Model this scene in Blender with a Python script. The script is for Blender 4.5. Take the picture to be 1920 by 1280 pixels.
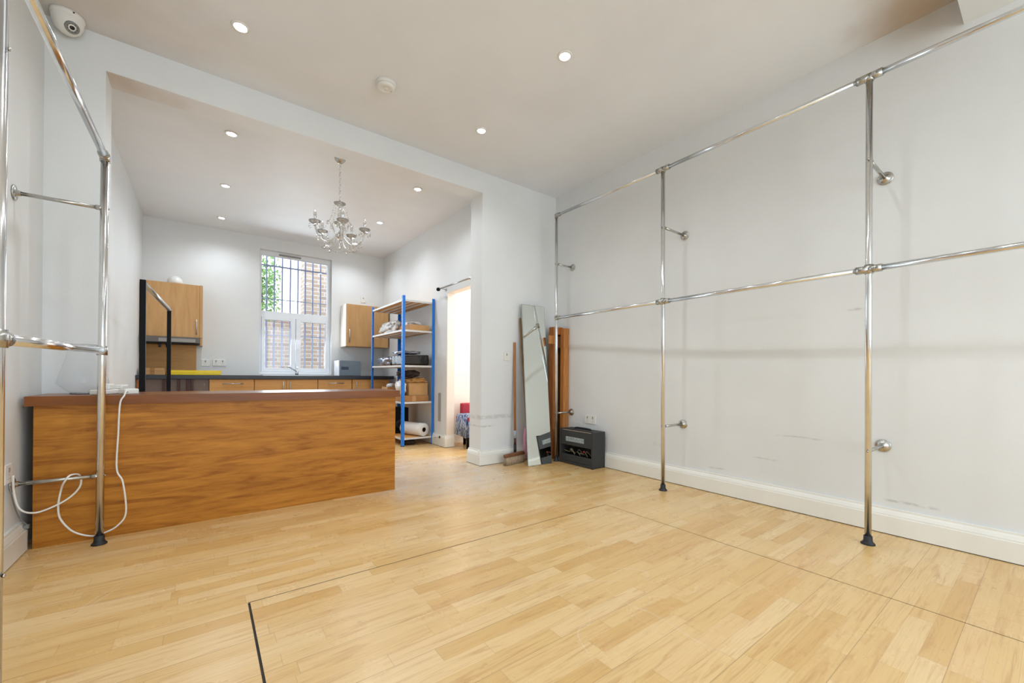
import bpy, bmesh, math, random
from mathutils import Vector, Matrix, noise

PI = math.pi
SC = bpy.context.scene
COL = SC.collection
for o in list(bpy.data.objects):
    bpy.data.objects.remove(o)

# ------------------------------------------------------------------ camera
cam = bpy.data.cameras.new('camera')
cam.sensor_width = 36.0
cam.lens = 769.48 / 1920 * 36.0
cam.shift_y = (702.94 - 640) / 1920
cam.clip_start = 0.02
camo = bpy.data.objects.new('camera', cam)
COL.objects.link(camo)
camo.matrix_world = (Matrix.Translation((0, 0, .9)) @ Matrix.Rotation(math.radians(-36.863), 4, 'Z')
                     @ Matrix.Rotation(math.radians(90), 4, 'X') @ Matrix.Rotation(math.radians(.4761), 4, 'Z'))
SC.camera = camo

# ------------------------------------------------------------------ world, exposure
w = bpy.data.worlds.new('sky')
SC.world = w
w.use_nodes = True
wn = w.node_tree.nodes
wn['Background'].inputs[0].default_value = (.80, .90, 1.0, 1)
wn['Background'].inputs[1].default_value = 3.4
SC.view_settings.view_transform = 'Standard'
SC.view_settings.look = 'None'
SC.view_settings.exposure = 0.17
SC.view_settings.gamma = 1.0
SC.view_settings.use_curve_mapping = False


def area(name, loc, rot, sx, sy, power, color=(1, 1, 1)):
    l = bpy.data.lights.new(name, 'AREA')
    l.shape = 'RECTANGLE'
    l.size = sx
    l.size_y = sy
    l.energy = power
    l.color = color
    o = bpy.data.objects.new(name, l)
    o.location = loc
    o.rotation_euler = rot
    COL.objects.link(o)
    return o


# daylight arriving through the shop front behind the camera and the kitchen window
area('shopfront_daylight', (1.23, -2.78, 1.45), (math.radians(90), 0, 0), 3.3, 2.2, 24, (.78, .90, 1.0))
area('window_daylight', (1.1, 6.78, 1.75), (math.radians(-72), 0, 0), .8, 1.5, 18, (.80, .91, 1.0))
area('side_room_fill', (3.5, 4.2, 2.55), (0, 0, 0), .9, .7, 26, (1.0, .95, .90))  # unseen overhead panel added to brighten the side room


# ------------------------------------------------------------------ materials
def srgb(r, g, b):
    def f(c):
        c /= 255.0
        return c / 12.92 if c <= .04045 else ((c + .055) / 1.055) ** 2.4
    return (f(r), f(g), f(b), 1)


def mat(name, col=(200, 200, 200), rough=.5, metal=0.0, spec=.5, noise_amt=0.0, nscale=8.0, bump=0.0, bscale=60.0,
        coat=0.0, stretch=None, alpha=1.0):
    m = bpy.data.materials.new(name)
    m.use_nodes = True
    n, l = m.node_tree.nodes, m.node_tree.links
    b = n['Principled BSDF']
    c = srgb(*col)
    b.inputs['Base Color'].default_value = c
    b.inputs['Roughness'].default_value = rough
    b.inputs['Metallic'].default_value = metal
    b.inputs['Specular IOR Level'].default_value = spec
    b.inputs['Coat Weight'].default_value = coat
    tc = n.new('ShaderNodeTexCoord')
    mp = n.new('ShaderNodeMapping')
    l.new(tc.outputs['Object'], mp.inputs[0])
    if stretch:
        mp.inputs['Scale'].default_value = stretch
    if noise_amt:
        t = n.new('ShaderNodeTexNoise')
        t.inputs['Scale'].default_value = nscale
        t.inputs['Detail'].default_value = 6
        l.new(mp.outputs[0], t.inputs['Vector'])
        r = n.new('ShaderNodeValToRGB')
        r.color_ramp.elements[0].position = .3
        r.color_ramp.elements[1].position = .7
        r.color_ramp.elements[0].color = tuple(x * (1 - noise_amt) for x in c[:3]) + (1,)
        r.color_ramp.elements[1].color = tuple(min(1, x * (1 + noise_amt)) for x in c[:3]) + (1,)
        l.new(t.outputs['Fac'], r.inputs[0])
        l.new(r.outputs[0], b.inputs['Base Color'])
    if bump:
        t = n.new('ShaderNodeTexNoise')
        t.inputs['Scale'].default_value = bscale
        l.new(mp.outputs[0], t.inputs['Vector'])
        bu = n.new('ShaderNodeBump')
        bu.inputs['Strength'].default_value = bump
        bu.inputs['Distance'].default_value = .01
        l.new(t.outputs['Fac'], bu.inputs['Height'])
        l.new(bu.outputs[0], b.inputs['Normal'])
    return m


class NT:
    """small helper to write shader maths"""
    def __init__(s, m):
        s.m = m
        s.n = m.node_tree.nodes
        s.l = m.node_tree.links

    def val(s, sock, v):
        if isinstance(v, (int, float)):
            sock.default_value = v
        elif isinstance(v, tuple):
            sock.default_value = v
        else:
            s.l.new(v, sock)

    def math(s, op, a, b=0.0, c=0.0):
        x = s.n.new('ShaderNodeMath')
        x.operation = op
        s.val(x.inputs[0], a)
        s.val(x.inputs[1], b)
        s.val(x.inputs[2], c)
        return x.outputs[0]

    def mix(s, fac, a, b, blend='MIX'):
        x = s.n.new('ShaderNodeMix')
        x.data_type = 'RGBA'
        x.blend_type = blend
        s.val(x.inputs[0], fac)
        s.val(x.inputs[6], a)
        s.val(x.inputs[7], b)
        return x.outputs[2]

    def pos(s):
        g = s.n.new('ShaderNodeNewGeometry')
        x = s.n.new('ShaderNodeSeparateXYZ')
        s.l.new(g.outputs['Position'], x.inputs[0])
        return g.outputs['Position'], x.outputs[0], x.outputs[1], x.outputs[2]

    def comb(s, x, y, z=0.0):
        c = s.n.new('ShaderNodeCombineXYZ')
        s.val(c.inputs[0], x)
        s.val(c.inputs[1], y)
        s.val(c.inputs[2], z)
        return c.outputs[0]

    def noise(s, vec, scale, detail=4, rough=.5, dist=0.0):
        t = s.n.new('ShaderNodeTexNoise')
        s.l.new(vec, t.inputs['Vector'])
        t.inputs['Scale'].default_value = scale
        t.inputs['Detail'].default_value = detail
        t.inputs['Roughness'].default_value = rough
        t.inputs['Distortion'].default_value = dist
        return t.outputs['Fac']

    def white(s, vec):
        t = s.n.new('ShaderNodeTexWhiteNoise')
        t.noise_dimensions = '3D'
        s.l.new(vec, t.inputs['Vector'])
        return t.outputs['Value'], t.outputs['Color']

    def ramp(s, fac, stops):
        r = s.n.new('ShaderNodeValToRGB')
        e = r.color_ramp.elements
        e[0].position, e[0].color = stops[0]
        e[1].position, e[1].color = stops[-1]
        for p, c in stops[1:-1]:
            k = e.new(p)
            k.color = c
        s.val(r.inputs[0], fac)
        return r.outputs[0]

    def smooth(s, v, a, b):
        x = s.n.new('ShaderNodeMapRange')
        x.interpolation_type = 'SMOOTHSTEP'
        s.val(x.inputs[0], v)
        x.inputs[1].default_value = a
        x.inputs[2].default_value = b
        return x.outputs[0]

    def band(s, v, c, w, soft):
        """1 inside |v-c|<w falling to 0 over soft"""
        d = s.math('ABSOLUTE', s.math('SUBTRACT', v, c))
        return s.math('SUBTRACT', 1.0, s.smooth(d, w, w + soft))


def newmat(name, rough=.5, spec=.5):
    m = bpy.data.materials.new(name)
    m.use_nodes = True
    t = NT(m)
    b = t.n['Principled BSDF']
    b.inputs['Roughness'].default_value = rough
    b.inputs['Specular IOR Level'].default_value = spec
    return m, t, b


def paint(name, col, marks=(), stains=(), rough=.55):
    """emulsion wall paint with faint roller mottling, scuff marks and damp stains.
    marks: (axis, c_axis, halfwidth, z, halfheight, strength)   stains: (x, y, z, radius, strength)"""
    m, t, b = newmat(name, rough, .35)
    p, x, y, z = t.pos()
    base = srgb(*col)
    n1 = t.noise(p, 1.3, 4, .55)
    dark = tuple(c * .955 for c in base[:3]) + (1,)
    c = t.mix(t.smooth(n1, .35, .65), dark, base)
    n2 = t.noise(p, 9, 5, .65)
    c = t.mix(t.math('MULTIPLY', t.smooth(n2, .66, .78), .07), c, srgb(168, 164, 156))
    for ax, cc, hw, cz, hh, st in marks:
        v = x if ax == 'x' else y
        wob = t.math('MULTIPLY', t.math('SUBTRACT', t.noise(p, 5, 3), .5), .02)
        k = t.math('MULTIPLY', t.band(v, cc, hw, .05), t.band(t.math('ADD', z, wob), cz, hh, hh + .004))
        k = t.math('MULTIPLY', k, t.smooth(t.noise(p, 22, 4), .3, .6))
        c = t.mix(t.math('MULTIPLY', k, st), c, srgb(120, 112, 104))
    for sx, sy, sz, rad, st in stains:
        d = t.n.new('ShaderNodeVectorMath')
        d.operation = 'DISTANCE'
        t.l.new(p, d.inputs[0])
        d.inputs[1].default_value = (sx, sy, sz)
        dd = t.math('ADD', d.outputs['Value'], t.math('MULTIPLY', t.math('SUBTRACT', t.noise(p, 3, 4), .5), rad * .8))
        k = t.math('SUBTRACT', 1.0, t.smooth(dd, 0.0, rad))
        c = t.mix(t.math('MULTIPLY', k, st), c, srgb(176, 146, 110))
    t.l.new(c, b.inputs['Base Color'])
    bu = t.n.new('ShaderNodeBump')
    bu.inputs['Strength'].default_value = .06
    bu.inputs['Distance'].default_value = .01
    t.l.new(t.noise(p, 120, 3), bu.inputs['Height'])
    t.l.new(bu.outputs[0], b.inputs['Normal'])
    return m


M = {}
M['wall'] = paint('wall_paint', (228, 230, 230))
M['wall_right'] = paint('wall_paint_right', (228, 230, 230), marks=[
    ('y', 1.25, .05, .32, .002, .22), ('y', 1.05, .10, .50, .002, .22), ('y', 2.1, .02, .30, .006, .18),
    ('y', 1.60, .03, .19, .002, .3), ('y', .50, .08, .19, .003, .3), ('y', .75, .01, 1.32, .003, .3)],
    stains=[(3.19, .45, 2.9, .22, .3)])
M['wall_return'] = paint('wall_paint_return', (228, 230, 230), marks=[
    ('x', 2.38, .18, .475, .012, .24), ('x', 2.28, .07, .385, .004, .28)])
M['wall_left'] = paint('wall_paint_left', (226, 228, 227), marks=[
    ('y', 2.5, .04, 1.25, .006, .2), ('y', 2.65, .03, 1.05, .005, .25), ('y', 2.75, .01, 1.3, .02, .2)])
M['ceiling'] = paint('ceiling_paint', (236, 239, 243), stains=[(3.10, .45, 2.9, .46, .75), (-.55, 3.2, 2.9, .9, .35),
                                                           (-.40, 3.55, 2.711, .30, .5)])
M['trim'] = mat('trim_gloss', (236, 235, 228), .35, noise_amt=.03, nscale=3)
M['warm_wall'] = paint('side_room_paint', (246, 234, 222))
M['pvc'] = mat('white_pvc', (236, 239, 243), .3, noise_amt=.02)
M['white_plastic'] = mat('white_plastic', (232, 231, 226), .35, noise_amt=.02)
M['chrome'] = mat('chrome', (226, 228, 230), .15, 1.0, noise_amt=.05, nscale=20)
M['chrome_dull'] = mat('dull_chrome', (186, 185, 180), .26, 1.0, noise_amt=.12, nscale=40)
M['steel'] = mat('brushed_steel', (176, 178, 180), .32, 1.0, noise_amt=.06, stretch=(1, 20, 20))
M['black_rubber'] = mat('black_rubber', (26, 28, 32), .55, noise_amt=.1)
M['black_metal'] = mat('black_metal', (13, 13, 15), .5, spec=.15, noise_amt=.1)
M['dark'] = mat('dark_void', (14, 13, 12), .9, noise_amt=.1)
M['worktop'] = mat('dark_laminate', (44, 46, 52), .35, noise_amt=.25, nscale=90)
M['grey_vinyl'] = mat('grey_amp_vinyl', (50, 52, 52), .62, noise_amt=.12, nscale=120, bump=.3, bscale=300)
M['grey_plate'] = mat('grey_enamel', (118, 130, 140), .4, noise_amt=.05)
M['blue_dark'] = mat('dark_blue_plastic', (52, 66, 92), .3, noise_amt=.05)
M['brown_grey'] = mat('brown_grey_panel', (120, 102, 92), .4, noise_amt=.05)
M['dark_brown'] = mat('dark_brown_wood', (66, 30, 20), .45, noise_amt=.2, nscale=12, stretch=(8, 8, 1))
M['blue_paint'] = mat('blue_powder_coat', (20, 122, 220), .38, noise_amt=.06)
M['beam_paint'] = mat('pale_grey_steel', (214, 214, 212), .4, noise_amt=.04)
M['chip'] = mat('chipboard', (214, 150, 74), .65, noise_amt=.12, nscale=60)
M['cardboard'] = mat('cardboard', (196, 152, 100), .8, noise_amt=.08, nscale=10)
M['cardboard_dark'] = mat('cardboard_dark', (172, 122, 72), .8, noise_amt=.12, nscale=10)
M['paper_brown'] = mat('brown_paper', (188, 136, 76), .75, noise_amt=.18, nscale=9, bump=.4, bscale=20)
M['white_film'] = mat('white_film', (226, 224, 222), .35, noise_amt=.08, nscale=12, bump=.5, bscale=16)
M['grey_pattern'] = mat('grey_print_film', (196, 192, 188), .4, noise_amt=.45, nscale=26, bump=.4, bscale=14)
M['black_film'] = mat('black_film', (18, 18, 20), .22, noise_amt=.2, bump=.8, bscale=14)
M['silver_film'] = mat('silver_film', (150, 156, 172), .2, .6, noise_amt=.15, bump=.8, bscale=12)
M['dark_cloth'] = mat('dark_brown_cloth', (52, 36, 28), .85, noise_amt=.4, nscale=30)
M['yellow'] = mat('yellow_plastic', (236, 206, 12), .4, noise_amt=.04)
M['cup_blue'] = mat('blue_plastic', (40, 140, 216), .4, noise_amt=.04)
M['hood'] = mat('hood_grey', (104, 98, 92), .45, noise_amt=.06)
M['steel_dark'] = mat('hood_visor', (150, 146, 142), .4, noise_amt=.05)
M['wire_tan'] = mat('dusty_wire', (150, 140, 110), .6, noise_amt=.3)
M['gap'] = mat('dark_gap_strip', (52, 48, 46), .8, noise_amt=.2)  # dark strips set into the hatch seam and under the skirting
M['pink'] = mat('pink_rubber', (226, 160, 186), .4, noise_amt=.05)
M['stick'] = mat('stained_handle', (168, 106, 52), .5, noise_amt=.14, nscale=10, stretch=(10, 10, 1))
M['stick_dark'] = mat('olive_brown_wood', (138, 100, 56), .5, noise_amt=.14, nscale=10, stretch=(10, 10, 1))
M['plank'] = mat('orange_brown_timber', (164, 98, 44), .5, noise_amt=.22, nscale=7, stretch=(9, 9, 1))
M['plank_light'] = mat('light_brown_timber', (186, 122, 60), .5, noise_amt=.2, nscale=7, stretch=(9, 9, 1))
M['plank_dark'] = mat('dark_brown_timber', (92, 56, 28), .6, noise_amt=.25, nscale=7, stretch=(9, 9, 1))
M['bristle'] = mat('coir_bristle', (178, 156, 130), .9, noise_amt=.3, nscale=80, stretch=(1, 1, .2))
M['brown_block'] = mat('brown_broom_block', (128, 84, 52), .7, noise_amt=.2, nscale=14)
M['red'] = mat('red_upholstery', (168, 40, 56), .7, noise_amt=.1)
M['label'] = mat('label_paper', (160, 172, 174), .4, noise_amt=.03)
M['label_ink'] = mat('label_ink', (70, 84, 88), .5, noise_amt=.05)
M['socket_holes'] = mat('socket_grey', (150, 148, 144), .5, noise_amt=.03)
M['camera_grey'] = mat('camera_ring', (128, 132, 132), .35, noise_amt=.1)
M['camera_lens'] = mat('camera_lens', (16, 20, 22), .1, noise_amt=.1)
M['roller_white'] = mat('paper_roll', (232, 230, 226), .55, noise_amt=.04, bump=.15, bscale=20)
M['mirror'] = mat('mirror_silver', (232, 238, 234), .01, 1.0, noise_amt=.005)
M['mirror_edge'] = mat('mirror_bevel', (176, 184, 178), .12, .8, noise_amt=.05)
M['foliage'] = mat('leaves', (120, 160, 84), .7, noise_amt=.3, nscale=30)
M['paving'] = mat('yard_paving', (170, 160, 150), .8, noise_amt=.15, nscale=5)
M['bar_paint'] = mat('grille_paint', (158, 168, 200), .5, noise_amt=.05)
M['cable'] = mat('white_cable', (232, 231, 226), .4, noise_amt=.01)


def wood(name, axis, light, darkc, rough=.4, scale=1.0, streak=.5):
    """veneer with long grain along the given axis"""
    m, t, b = newmat(name, rough, .3)
    tc = t.n.new('ShaderNodeTexCoord')
    sp = t.n.new('ShaderNodeSeparateXYZ')
    t.l.new(tc.outputs['Object'], sp.inputs[0])
    xs = [sp.outputs[0], sp.outputs[1], sp.outputs[2]]
    k = 'xyz'.index(axis)
    for i in range(3):
        xs[i] = t.math('MULTIPLY', xs[i], (.9 if i == k else 9.0) * scale)
    v = t.comb(*xs)
    n1 = t.noise(v, 1.6, 6, .6, 1.2)
    n2 = t.noise(v, 6, 5, .7, .5)
    f = t.math('ADD', t.math('MULTIPLY', n1, .7), t.math('MULTIPLY', n2, .3))
    c = t.ramp(f, [(.34, srgb(*darkc)), (.5, srgb(*[(a + 2 * bb) // 3 for a, bb in zip(darkc, light)])), (.64, srgb(*light))])
    t.l.new(c, b.inputs['Base Color'])
    return m


M['counter'] = wood('counter_veneer', 'x', (196, 132, 48), (138, 78, 14), .42, 1.5)
M['slab'] = wood('red_brown_worktop', 'x', (136, 82, 38), (108, 60, 24), .28, .6)
M['beech'] = wood('beech_veneer_upright', 'z', (210, 166, 112), (194, 146, 92), .42)
M['beech_h'] = wood('beech_veneer_level', 'x', (212, 160, 96), (190, 136, 76), .42)


def floor_material():
    m, t, b = newmat('beech_strip_floor', .3, .6)
    p, x, y, z = t.pos()
    W, L = .068, .41
    row = t.math('FLOOR', t.math('DIVIDE', y, W))
    ro, _ = t.white(t.comb(row, 3.7))
    xo = t.math('ADD', x, t.math('MULTIPLY', ro, 3.0))
    ln = t.math('ADD', L, t.math('MULTIPLY', ro, .16))
    u = t.math('DIVIDE', xo, ln)
    colm = t.math('FLOOR', u)
    rid, rcol = t.white(t.comb(row, colm, 1.3))
    # grain
    gx = t.math('ADD', t.math('MULTIPLY', x, 2.2), t.math('MULTIPLY', rid, 40.0))
    g = t.noise(t.comb(gx, t.math('MULTIPLY', y, 26.0), rid), 1.5, 6, .62, .9)
    g2 = t.noise(t.comb(gx, t.math('MULTIPLY', y, 90.0), rid), 2.2, 4, .6, .2)
    c = t.ramp(rid, [(0.0, srgb(212, 170, 106)), (.22, srgb(220, 182, 120)), (.55, srgb(225, 190, 132)), (.85, srgb(230, 198, 146)),
                     (1.0, srgb(217, 174, 112))])
    c = t.mix(t.math('MULTIPLY', t.smooth(g, .48, .72), .55), c, srgb(186, 132, 76))
    c = t.mix(t.math('MULTIPLY', t.smooth(g2, .48, .72), .28), c, srgb(176, 128, 80))
    # knots
    kn = t.noise(t.comb(t.math('MULTIPLY', x, 5.0), t.math('MULTIPLY', y, 9.0), rid), 1.6, 3, .5, .4)
    c = t.mix(t.math('MULTIPLY', t.smooth(kn, .74, .80), .55), c, srgb(142, 92, 50))
    # seams: strip edges, every third is a plank edge, strip ends
    fy = t.math('FRACT', t.math('DIVIDE', y, W))
    sy = t.math('LESS_THAN', t.math('ABSOLUTE', t.math('SUBTRACT', fy, .5)), .492)
    sy = t.math('SUBTRACT', 1.0, sy)
    fp = t.math('FRACT', t.math('DIVIDE', y, W * 3))
    sp_ = t.math('GREATER_THAN', t.math('ABSOLUTE', t.math('SUBTRACT', fp, .5)), .4945)
    fu = t.math('FRACT', u)
    su = t.math('GREATER_THAN', t.math('ABSOLUTE', t.math('SUBTRACT', fu, .5)), .4975)
    c = t.mix(t.math('MULTIPLY', t.math('MAXIMUM', sy, su), .28), c, srgb(150, 104, 62))
    c = t.mix(t.math('MULTIPLY', sp_, .45), c, srgb(120, 84, 52))
    # scuffed, bleached traffic area by the opening and near the middle
    big = t.noise(p, .9, 4, .6)
    dx = t.math('POWER', t.math('DIVIDE', t.math('SUBTRACT', x, 1.65), .75), 2.0)
    dy = t.math('POWER', t.math('DIVIDE', t.math('SUBTRACT', y, 3.4), .8), 2.0)
    tr = t.math('SUBTRACT', 1.0, t.smooth(t.math('ADD', dx, dy), .2, 1.5))
    sc = t.noise(t.comb(t.math('MULTIPLY', x, 6.0), t.math('MULTIPLY', y, 30.0)), 1.0, 5, .7)
    tr = t.math('MULTIPLY', tr, t.math('ADD', .35, t.math('MULTIPLY', t.smooth(sc, .4, .65), .55)))
    c = t.mix(tr, c, srgb(206, 196, 186))
    c = t.mix(t.math('MULTIPLY', t.smooth(big, .5, .72), .18), c, srgb(240, 214, 170))
    # fine scratches, thin wandering lines
    for k, (ang, s0) in enumerate(((.35, 3.1), (-.5, 2.3), (1.2, 1.7))):
        xx = t.math('ADD', t.math('MULTIPLY', x, math.cos(ang)), t.math('MULTIPLY', y, math.sin(ang)))
        yy = t.math('ADD', t.math('MULTIPLY', x, -math.sin(ang)), t.math('MULTIPLY', y, math.cos(ang)))
        n = t.noise(t.comb(t.math('MULTIPLY', xx, .5), t.math('MULTIPLY', yy, s0), float(k)), 1.2, 2, .4, .3)
        ln_ = t.band(n, .5, .0005, .0012)
        gate = t.smooth(t.noise(p, 1.1 + k * .3, 2), .5, .62)
        c = t.mix(t.math('MULTIPLY', t.math('MULTIPLY', ln_, gate), .22), c, srgb(236, 226, 210))
    t.l.new(c, b.inputs['Base Color'])
    r = t.math('ADD', .17, t.math('MULTIPLY', t.noise(p, 4, 5, .6), .24))
    t.l.new(r, b.inputs['Roughness'])
    bu = t.n.new('ShaderNodeBump')
    bu.inputs['Strength'].default_value = .05
    bu.inputs['Distance'].default_value = .002
    t.l.new(t.math('SUBTRACT', g2, t.math('MAXIMUM', sy, su)), bu.inputs['Height'])
    t.l.new(bu.outputs[0], b.inputs['Normal'])
    return m


M['floor'] = floor_material()


def brick_material(name, c1, c2, mortar):
    m, t, b = newmat(name, .85, .2)
    tc = t.n.new('ShaderNodeTexCoord')
    sp = t.n.new('ShaderNodeSeparateXYZ')
    t.l.new(tc.outputs['Object'], sp.inputs[0])
    v = t.comb(t.math('ADD', sp.outputs[0], sp.outputs[1]), sp.outputs[2])
    br = t.n.new('ShaderNodeTexBrick')
    t.l.new(v, br.inputs['Vector'])
    br.inputs['Scale'].default_value = 1.0
    br.inputs['Brick Width'].default_value = .225
    br.inputs['Row Height'].default_value = .075
    br.inputs['Mortar Size'].default_value = .008
    br.inputs['Color1'].default_value = srgb(*c1)
    br.inputs['Color2'].default_value = srgb(*c2)
    br.inputs['Mortar'].default_value = srgb(*mortar)
    n = t.noise(tc.outputs['Object'], 6, 5, .6)
    c = t.mix(t.math('MULTIPLY', n, .5), br.outputs['Color'], srgb(150, 140, 134))
    t.l.new(c, b.inputs['Base Color'])
    return m


M['brick'] = brick_material('stock_brick', (188, 164, 140), (156, 132, 112), (202, 198, 194))
M['brick_red'] = brick_material('red_brick', (168, 92, 80), (146, 84, 74), (180, 170, 164))


def glass_pane(name, tint=(.98, .99, 1, 1)):
    m = bpy.data.materials.new(name)
    m.use_nodes = True
    n, l = m.node_tree.nodes, m.node_tree.links
    n.remove(n['Principled BSDF'])
    tr = n.new('ShaderNodeBsdfTransparent')
    tr.inputs[0].default_value = tint
    gl = n.new('ShaderNodeBsdfGlossy')
    gl.inputs['Roughness'].default_value = .02
    fr = n.new('ShaderNodeFresnel')
    fr.inputs[0].default_value = 1.45
    mx = n.new('ShaderNodeMixShader')
    l.new(fr.outputs[0], mx.inputs[0])
    l.new(tr.outputs[0], mx.inputs[1])
    l.new(gl.outputs[0], mx.inputs[2])
    l.new(mx.outputs[0], n['Material Output'].inputs[0])
    return m


M['pane'] = glass_pane('window_glass')
M['vase_glass'] = glass_pane('thin_vase_glass', (.975, .98, .985, 1))
_v = NT(M['vase_glass'])
_fr = [n for n in _v.n if n.type == 'FRESNEL'][0]
_mx = [n for n in _v.n if n.type == 'MIX_SHADER'][0]
_lw = _v.n.new('ShaderNodeLayerWeight')
_lw.inputs[0].default_value = .5
_v.l.new(_v.math('ADD', .02, _v.math('MULTIPLY', _v.math('POWER', _lw.outputs['Facing'], 4.0), .35)), _mx.inputs[0])
_v.n.remove(_fr)


def crystal():
    m, t, b = newmat('crystal_glass', .02, .5)
    b.inputs['Base Color'].default_value = (.84, .82, .78, 1)
    b.inputs['Transmission Weight'].default_value = .82
    b.inputs['IOR'].default_value = 1.5
    return m


M['crystal'] = crystal()
M['blue_glass'] = mat('solid_vase_glass', (196, 204, 212), .08, noise_amt=.02)
M['blue_glass'].node_tree.nodes['Principled BSDF'].inputs['Transmission Weight'].default_value = .7


def emit(name, col, s):
    m = bpy.data.materials.new(name)
    m.use_nodes = True
    b = m.node_tree.nodes['Principled BSDF']
    b.inputs['Base Color'].default_value = (.8, .8, .8, 1)
    b.inputs['Emission Color'].default_value = col
    b.inputs['Emission Strength'].default_value = s
    return m


M['lamp'] = emit('lit_lamp', (.96, .97, 1.0, 1), 40)


def denim():
    m, t, b = newmat('blue_grey_printed_cloth', .9, .2)
    tc = t.n.new('ShaderNodeTexCoord')
    mp = t.n.new('ShaderNodeMapping')
    mp.inputs['Scale'].default_value = (6, 6, 2)
    t.l.new(tc.outputs['Object'], mp.inputs[0])
    n = t.noise(mp.outputs[0], 3, 3, .5, 1.5)
    c = t.ramp(n, [(.38, srgb(48, 70, 128)), (.46, srgb(200, 205, 216)), (.54, srgb(126, 142, 172)), (.66, srgb(60, 84, 140))])
    t.l.new(c, b.inputs['Base Color'])
    return m


M['denim'] = denim()


# ------------------------------------------------------------------ mesh building
class MB:
    def __init__(s):
        s.bm = bmesh.new()

    def box(s, x0, x1, y0, y1, z0, z1, bev=0.0, mtx=None, seg=2):
        vs = [s.bm.verts.new(v) for v in ((x0, y0, z0), (x1, y0, z0), (x1, y1, z0), (x0, y1, z0),
                                          (x0, y0, z1), (x1, y0, z1), (x1, y1, z1), (x0, y1, z1))]
        fs = [s.bm.faces.new([vs[i] for i in f]) for f in ((0, 3, 2, 1), (4, 5, 6, 7), (0, 1, 5, 4), (1, 2, 6, 5), (2, 3, 7, 6), (3, 0, 4, 7))]
        if mtx is not None:
            bmesh.ops.transform(s.bm, matrix=mtx, verts=vs)
        if bev > 0:
            es = {e for f in fs for e in f.edges}
            bmesh.ops.bevel(s.bm, geom=list(es), offset=bev, segments=seg, profile=.5, affect='EDGES')
        return s

    def tube(s, pts, r, seg=16, cap=True):
        pts = [Vector(p) for p in pts]
        n = len(pts)
        rs = r if isinstance(r, (list, tuple)) else [r] * n
        rings = []
        prev = None
        for i, p in enumerate(pts):
            d = (pts[min(i + 1, n - 1)] - pts[max(i - 1, 0)]).normalized()
            if prev is None:
                a = Vector((0, 0, 1)) if abs(d.z) < .9 else Vector((1, 0, 0))
                u = d.cross(a).normalized()
            else:
                u = (prev - d * prev.dot(d)).normalized()
            v = d.cross(u)
            prev = u
            rings.append([s.bm.verts.new(p + (u * math.cos(2 * PI * k / seg) + v * math.sin(2 * PI * k / seg)) * rs[i]) for k in range(seg)])
        for i in range(n - 1):
            for k in range(seg):
                f = s.bm.faces.new((rings[i][k], rings[i][(k + 1) % seg], rings[i + 1][(k + 1) % seg], rings[i + 1][k]))
                f.smooth = True
        if cap:
            s.bm.faces.new(rings[0][::-1])
            s.bm.faces.new(rings[-1])
        return s

    def lathe(s, prof, seg=24, mtx=None, smooth=True):
        """prof: (r, z) list from bottom to top"""
        rings, made = [], []
        for r, z in prof:
            if r < 1e-6:
                v = s.bm.verts.new((0, 0, z))
                rings.append([v])
                made.append(v)
            else:
                ring = [s.bm.verts.new((r * math.cos(2 * PI * k / seg), r * math.sin(2 * PI * k / seg), z)) for k in range(seg)]
                rings.append(ring)
                made += ring
        for a, b in zip(rings, rings[1:]):
            for k in range(seg):
                k2 = (k + 1) % seg
                if len(a) == 1 and len(b) == 1:
                    continue
                if len(a) == 1:
                    f = s.bm.faces.new((a[0], b[k2], b[k]))
                elif len(b) == 1:
                    f = s.bm.faces.new((a[k], a[k2], b[0]))
                else:
                    f = s.bm.faces.new((a[k], a[k2], b[k2], b[k]))
                f.smooth = smooth
        if mtx is not None:
            bmesh.ops.transform(s.bm, matrix=mtx, verts=made)
        return s

    def prism(s, poly, z0, z1, mtx=None):
        a = [s.bm.verts.new((x, y, z0)) for x, y in poly]
        b = [s.bm.verts.new((x, y, z1)) for x, y in poly]
        s.bm.faces.new(a[::-1])
        s.bm.faces.new(b)
        n = len(poly)
        for i in range(n):
            s.bm.faces.new((a[i], a[(i + 1) % n], b[(i + 1) % n], b[i]))
        if mtx is not None:
            bmesh.ops.transform(s.bm, matrix=mtx, verts=a + b)
        return s

    def blob(s, c, size, seed=0, amp=.25, freq=2.2, sub=4, flat=None, ridg=.0):
        r = bmesh.ops.create_icosphere(s.bm, subdivisions=sub, radius=1.0)
        for v in r['verts']:
            p = v.co.copy()
            d = 1 + amp * noise.noise(p * freq + Vector((seed * 7.1, seed * 3.3, seed))) + ridg * (noise.noise(p * freq * 3 + Vector((seed, 5, 1))))
            # squarer than a ball
            q = Vector([math.copysign(abs(t) ** .75, t) for t in p]) * d
            z = q.z
            if flat is not None and z < flat:
                z = flat
            v.co = Vector((c[0] + q.x * size[0], c[1] + q.y * size[1], c[2] + z * size[2]))
        for f in s.bm.faces:
            f.smooth = True
        return s

    def build(s, name, material, parent=None, kind=None):
        bmesh.ops.recalc_face_normals(s.bm, faces=s.bm.faces)
        me = bpy.data.meshes.new(name)
        s.bm.to_mesh(me)
        s.bm.free()
        me.materials.append(material)
        o = bpy.data.objects.new(name, me)
        COL.objects.link(o)
        if parent:
            o.parent = parent
            o.matrix_parent_inverse = Matrix.Translation(-parent.location) if parent.type == 'EMPTY' else Matrix.Identity(4)
        if kind:
            o['kind'] = kind
        return o


def recenter(o):
    """move a mesh object's origin to the middle of its base"""
    me = o.data
    xs = [v.co for v in me.vertices]
    c = Vector(((min(v.x for v in xs) + max(v.x for v in xs)) / 2, (min(v.y for v in xs) + max(v.y for v in xs)) / 2, min(v.z for v in xs)))
    me.transform(Matrix.Translation(-c))
    o.location = o.location + c
    return o


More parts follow.
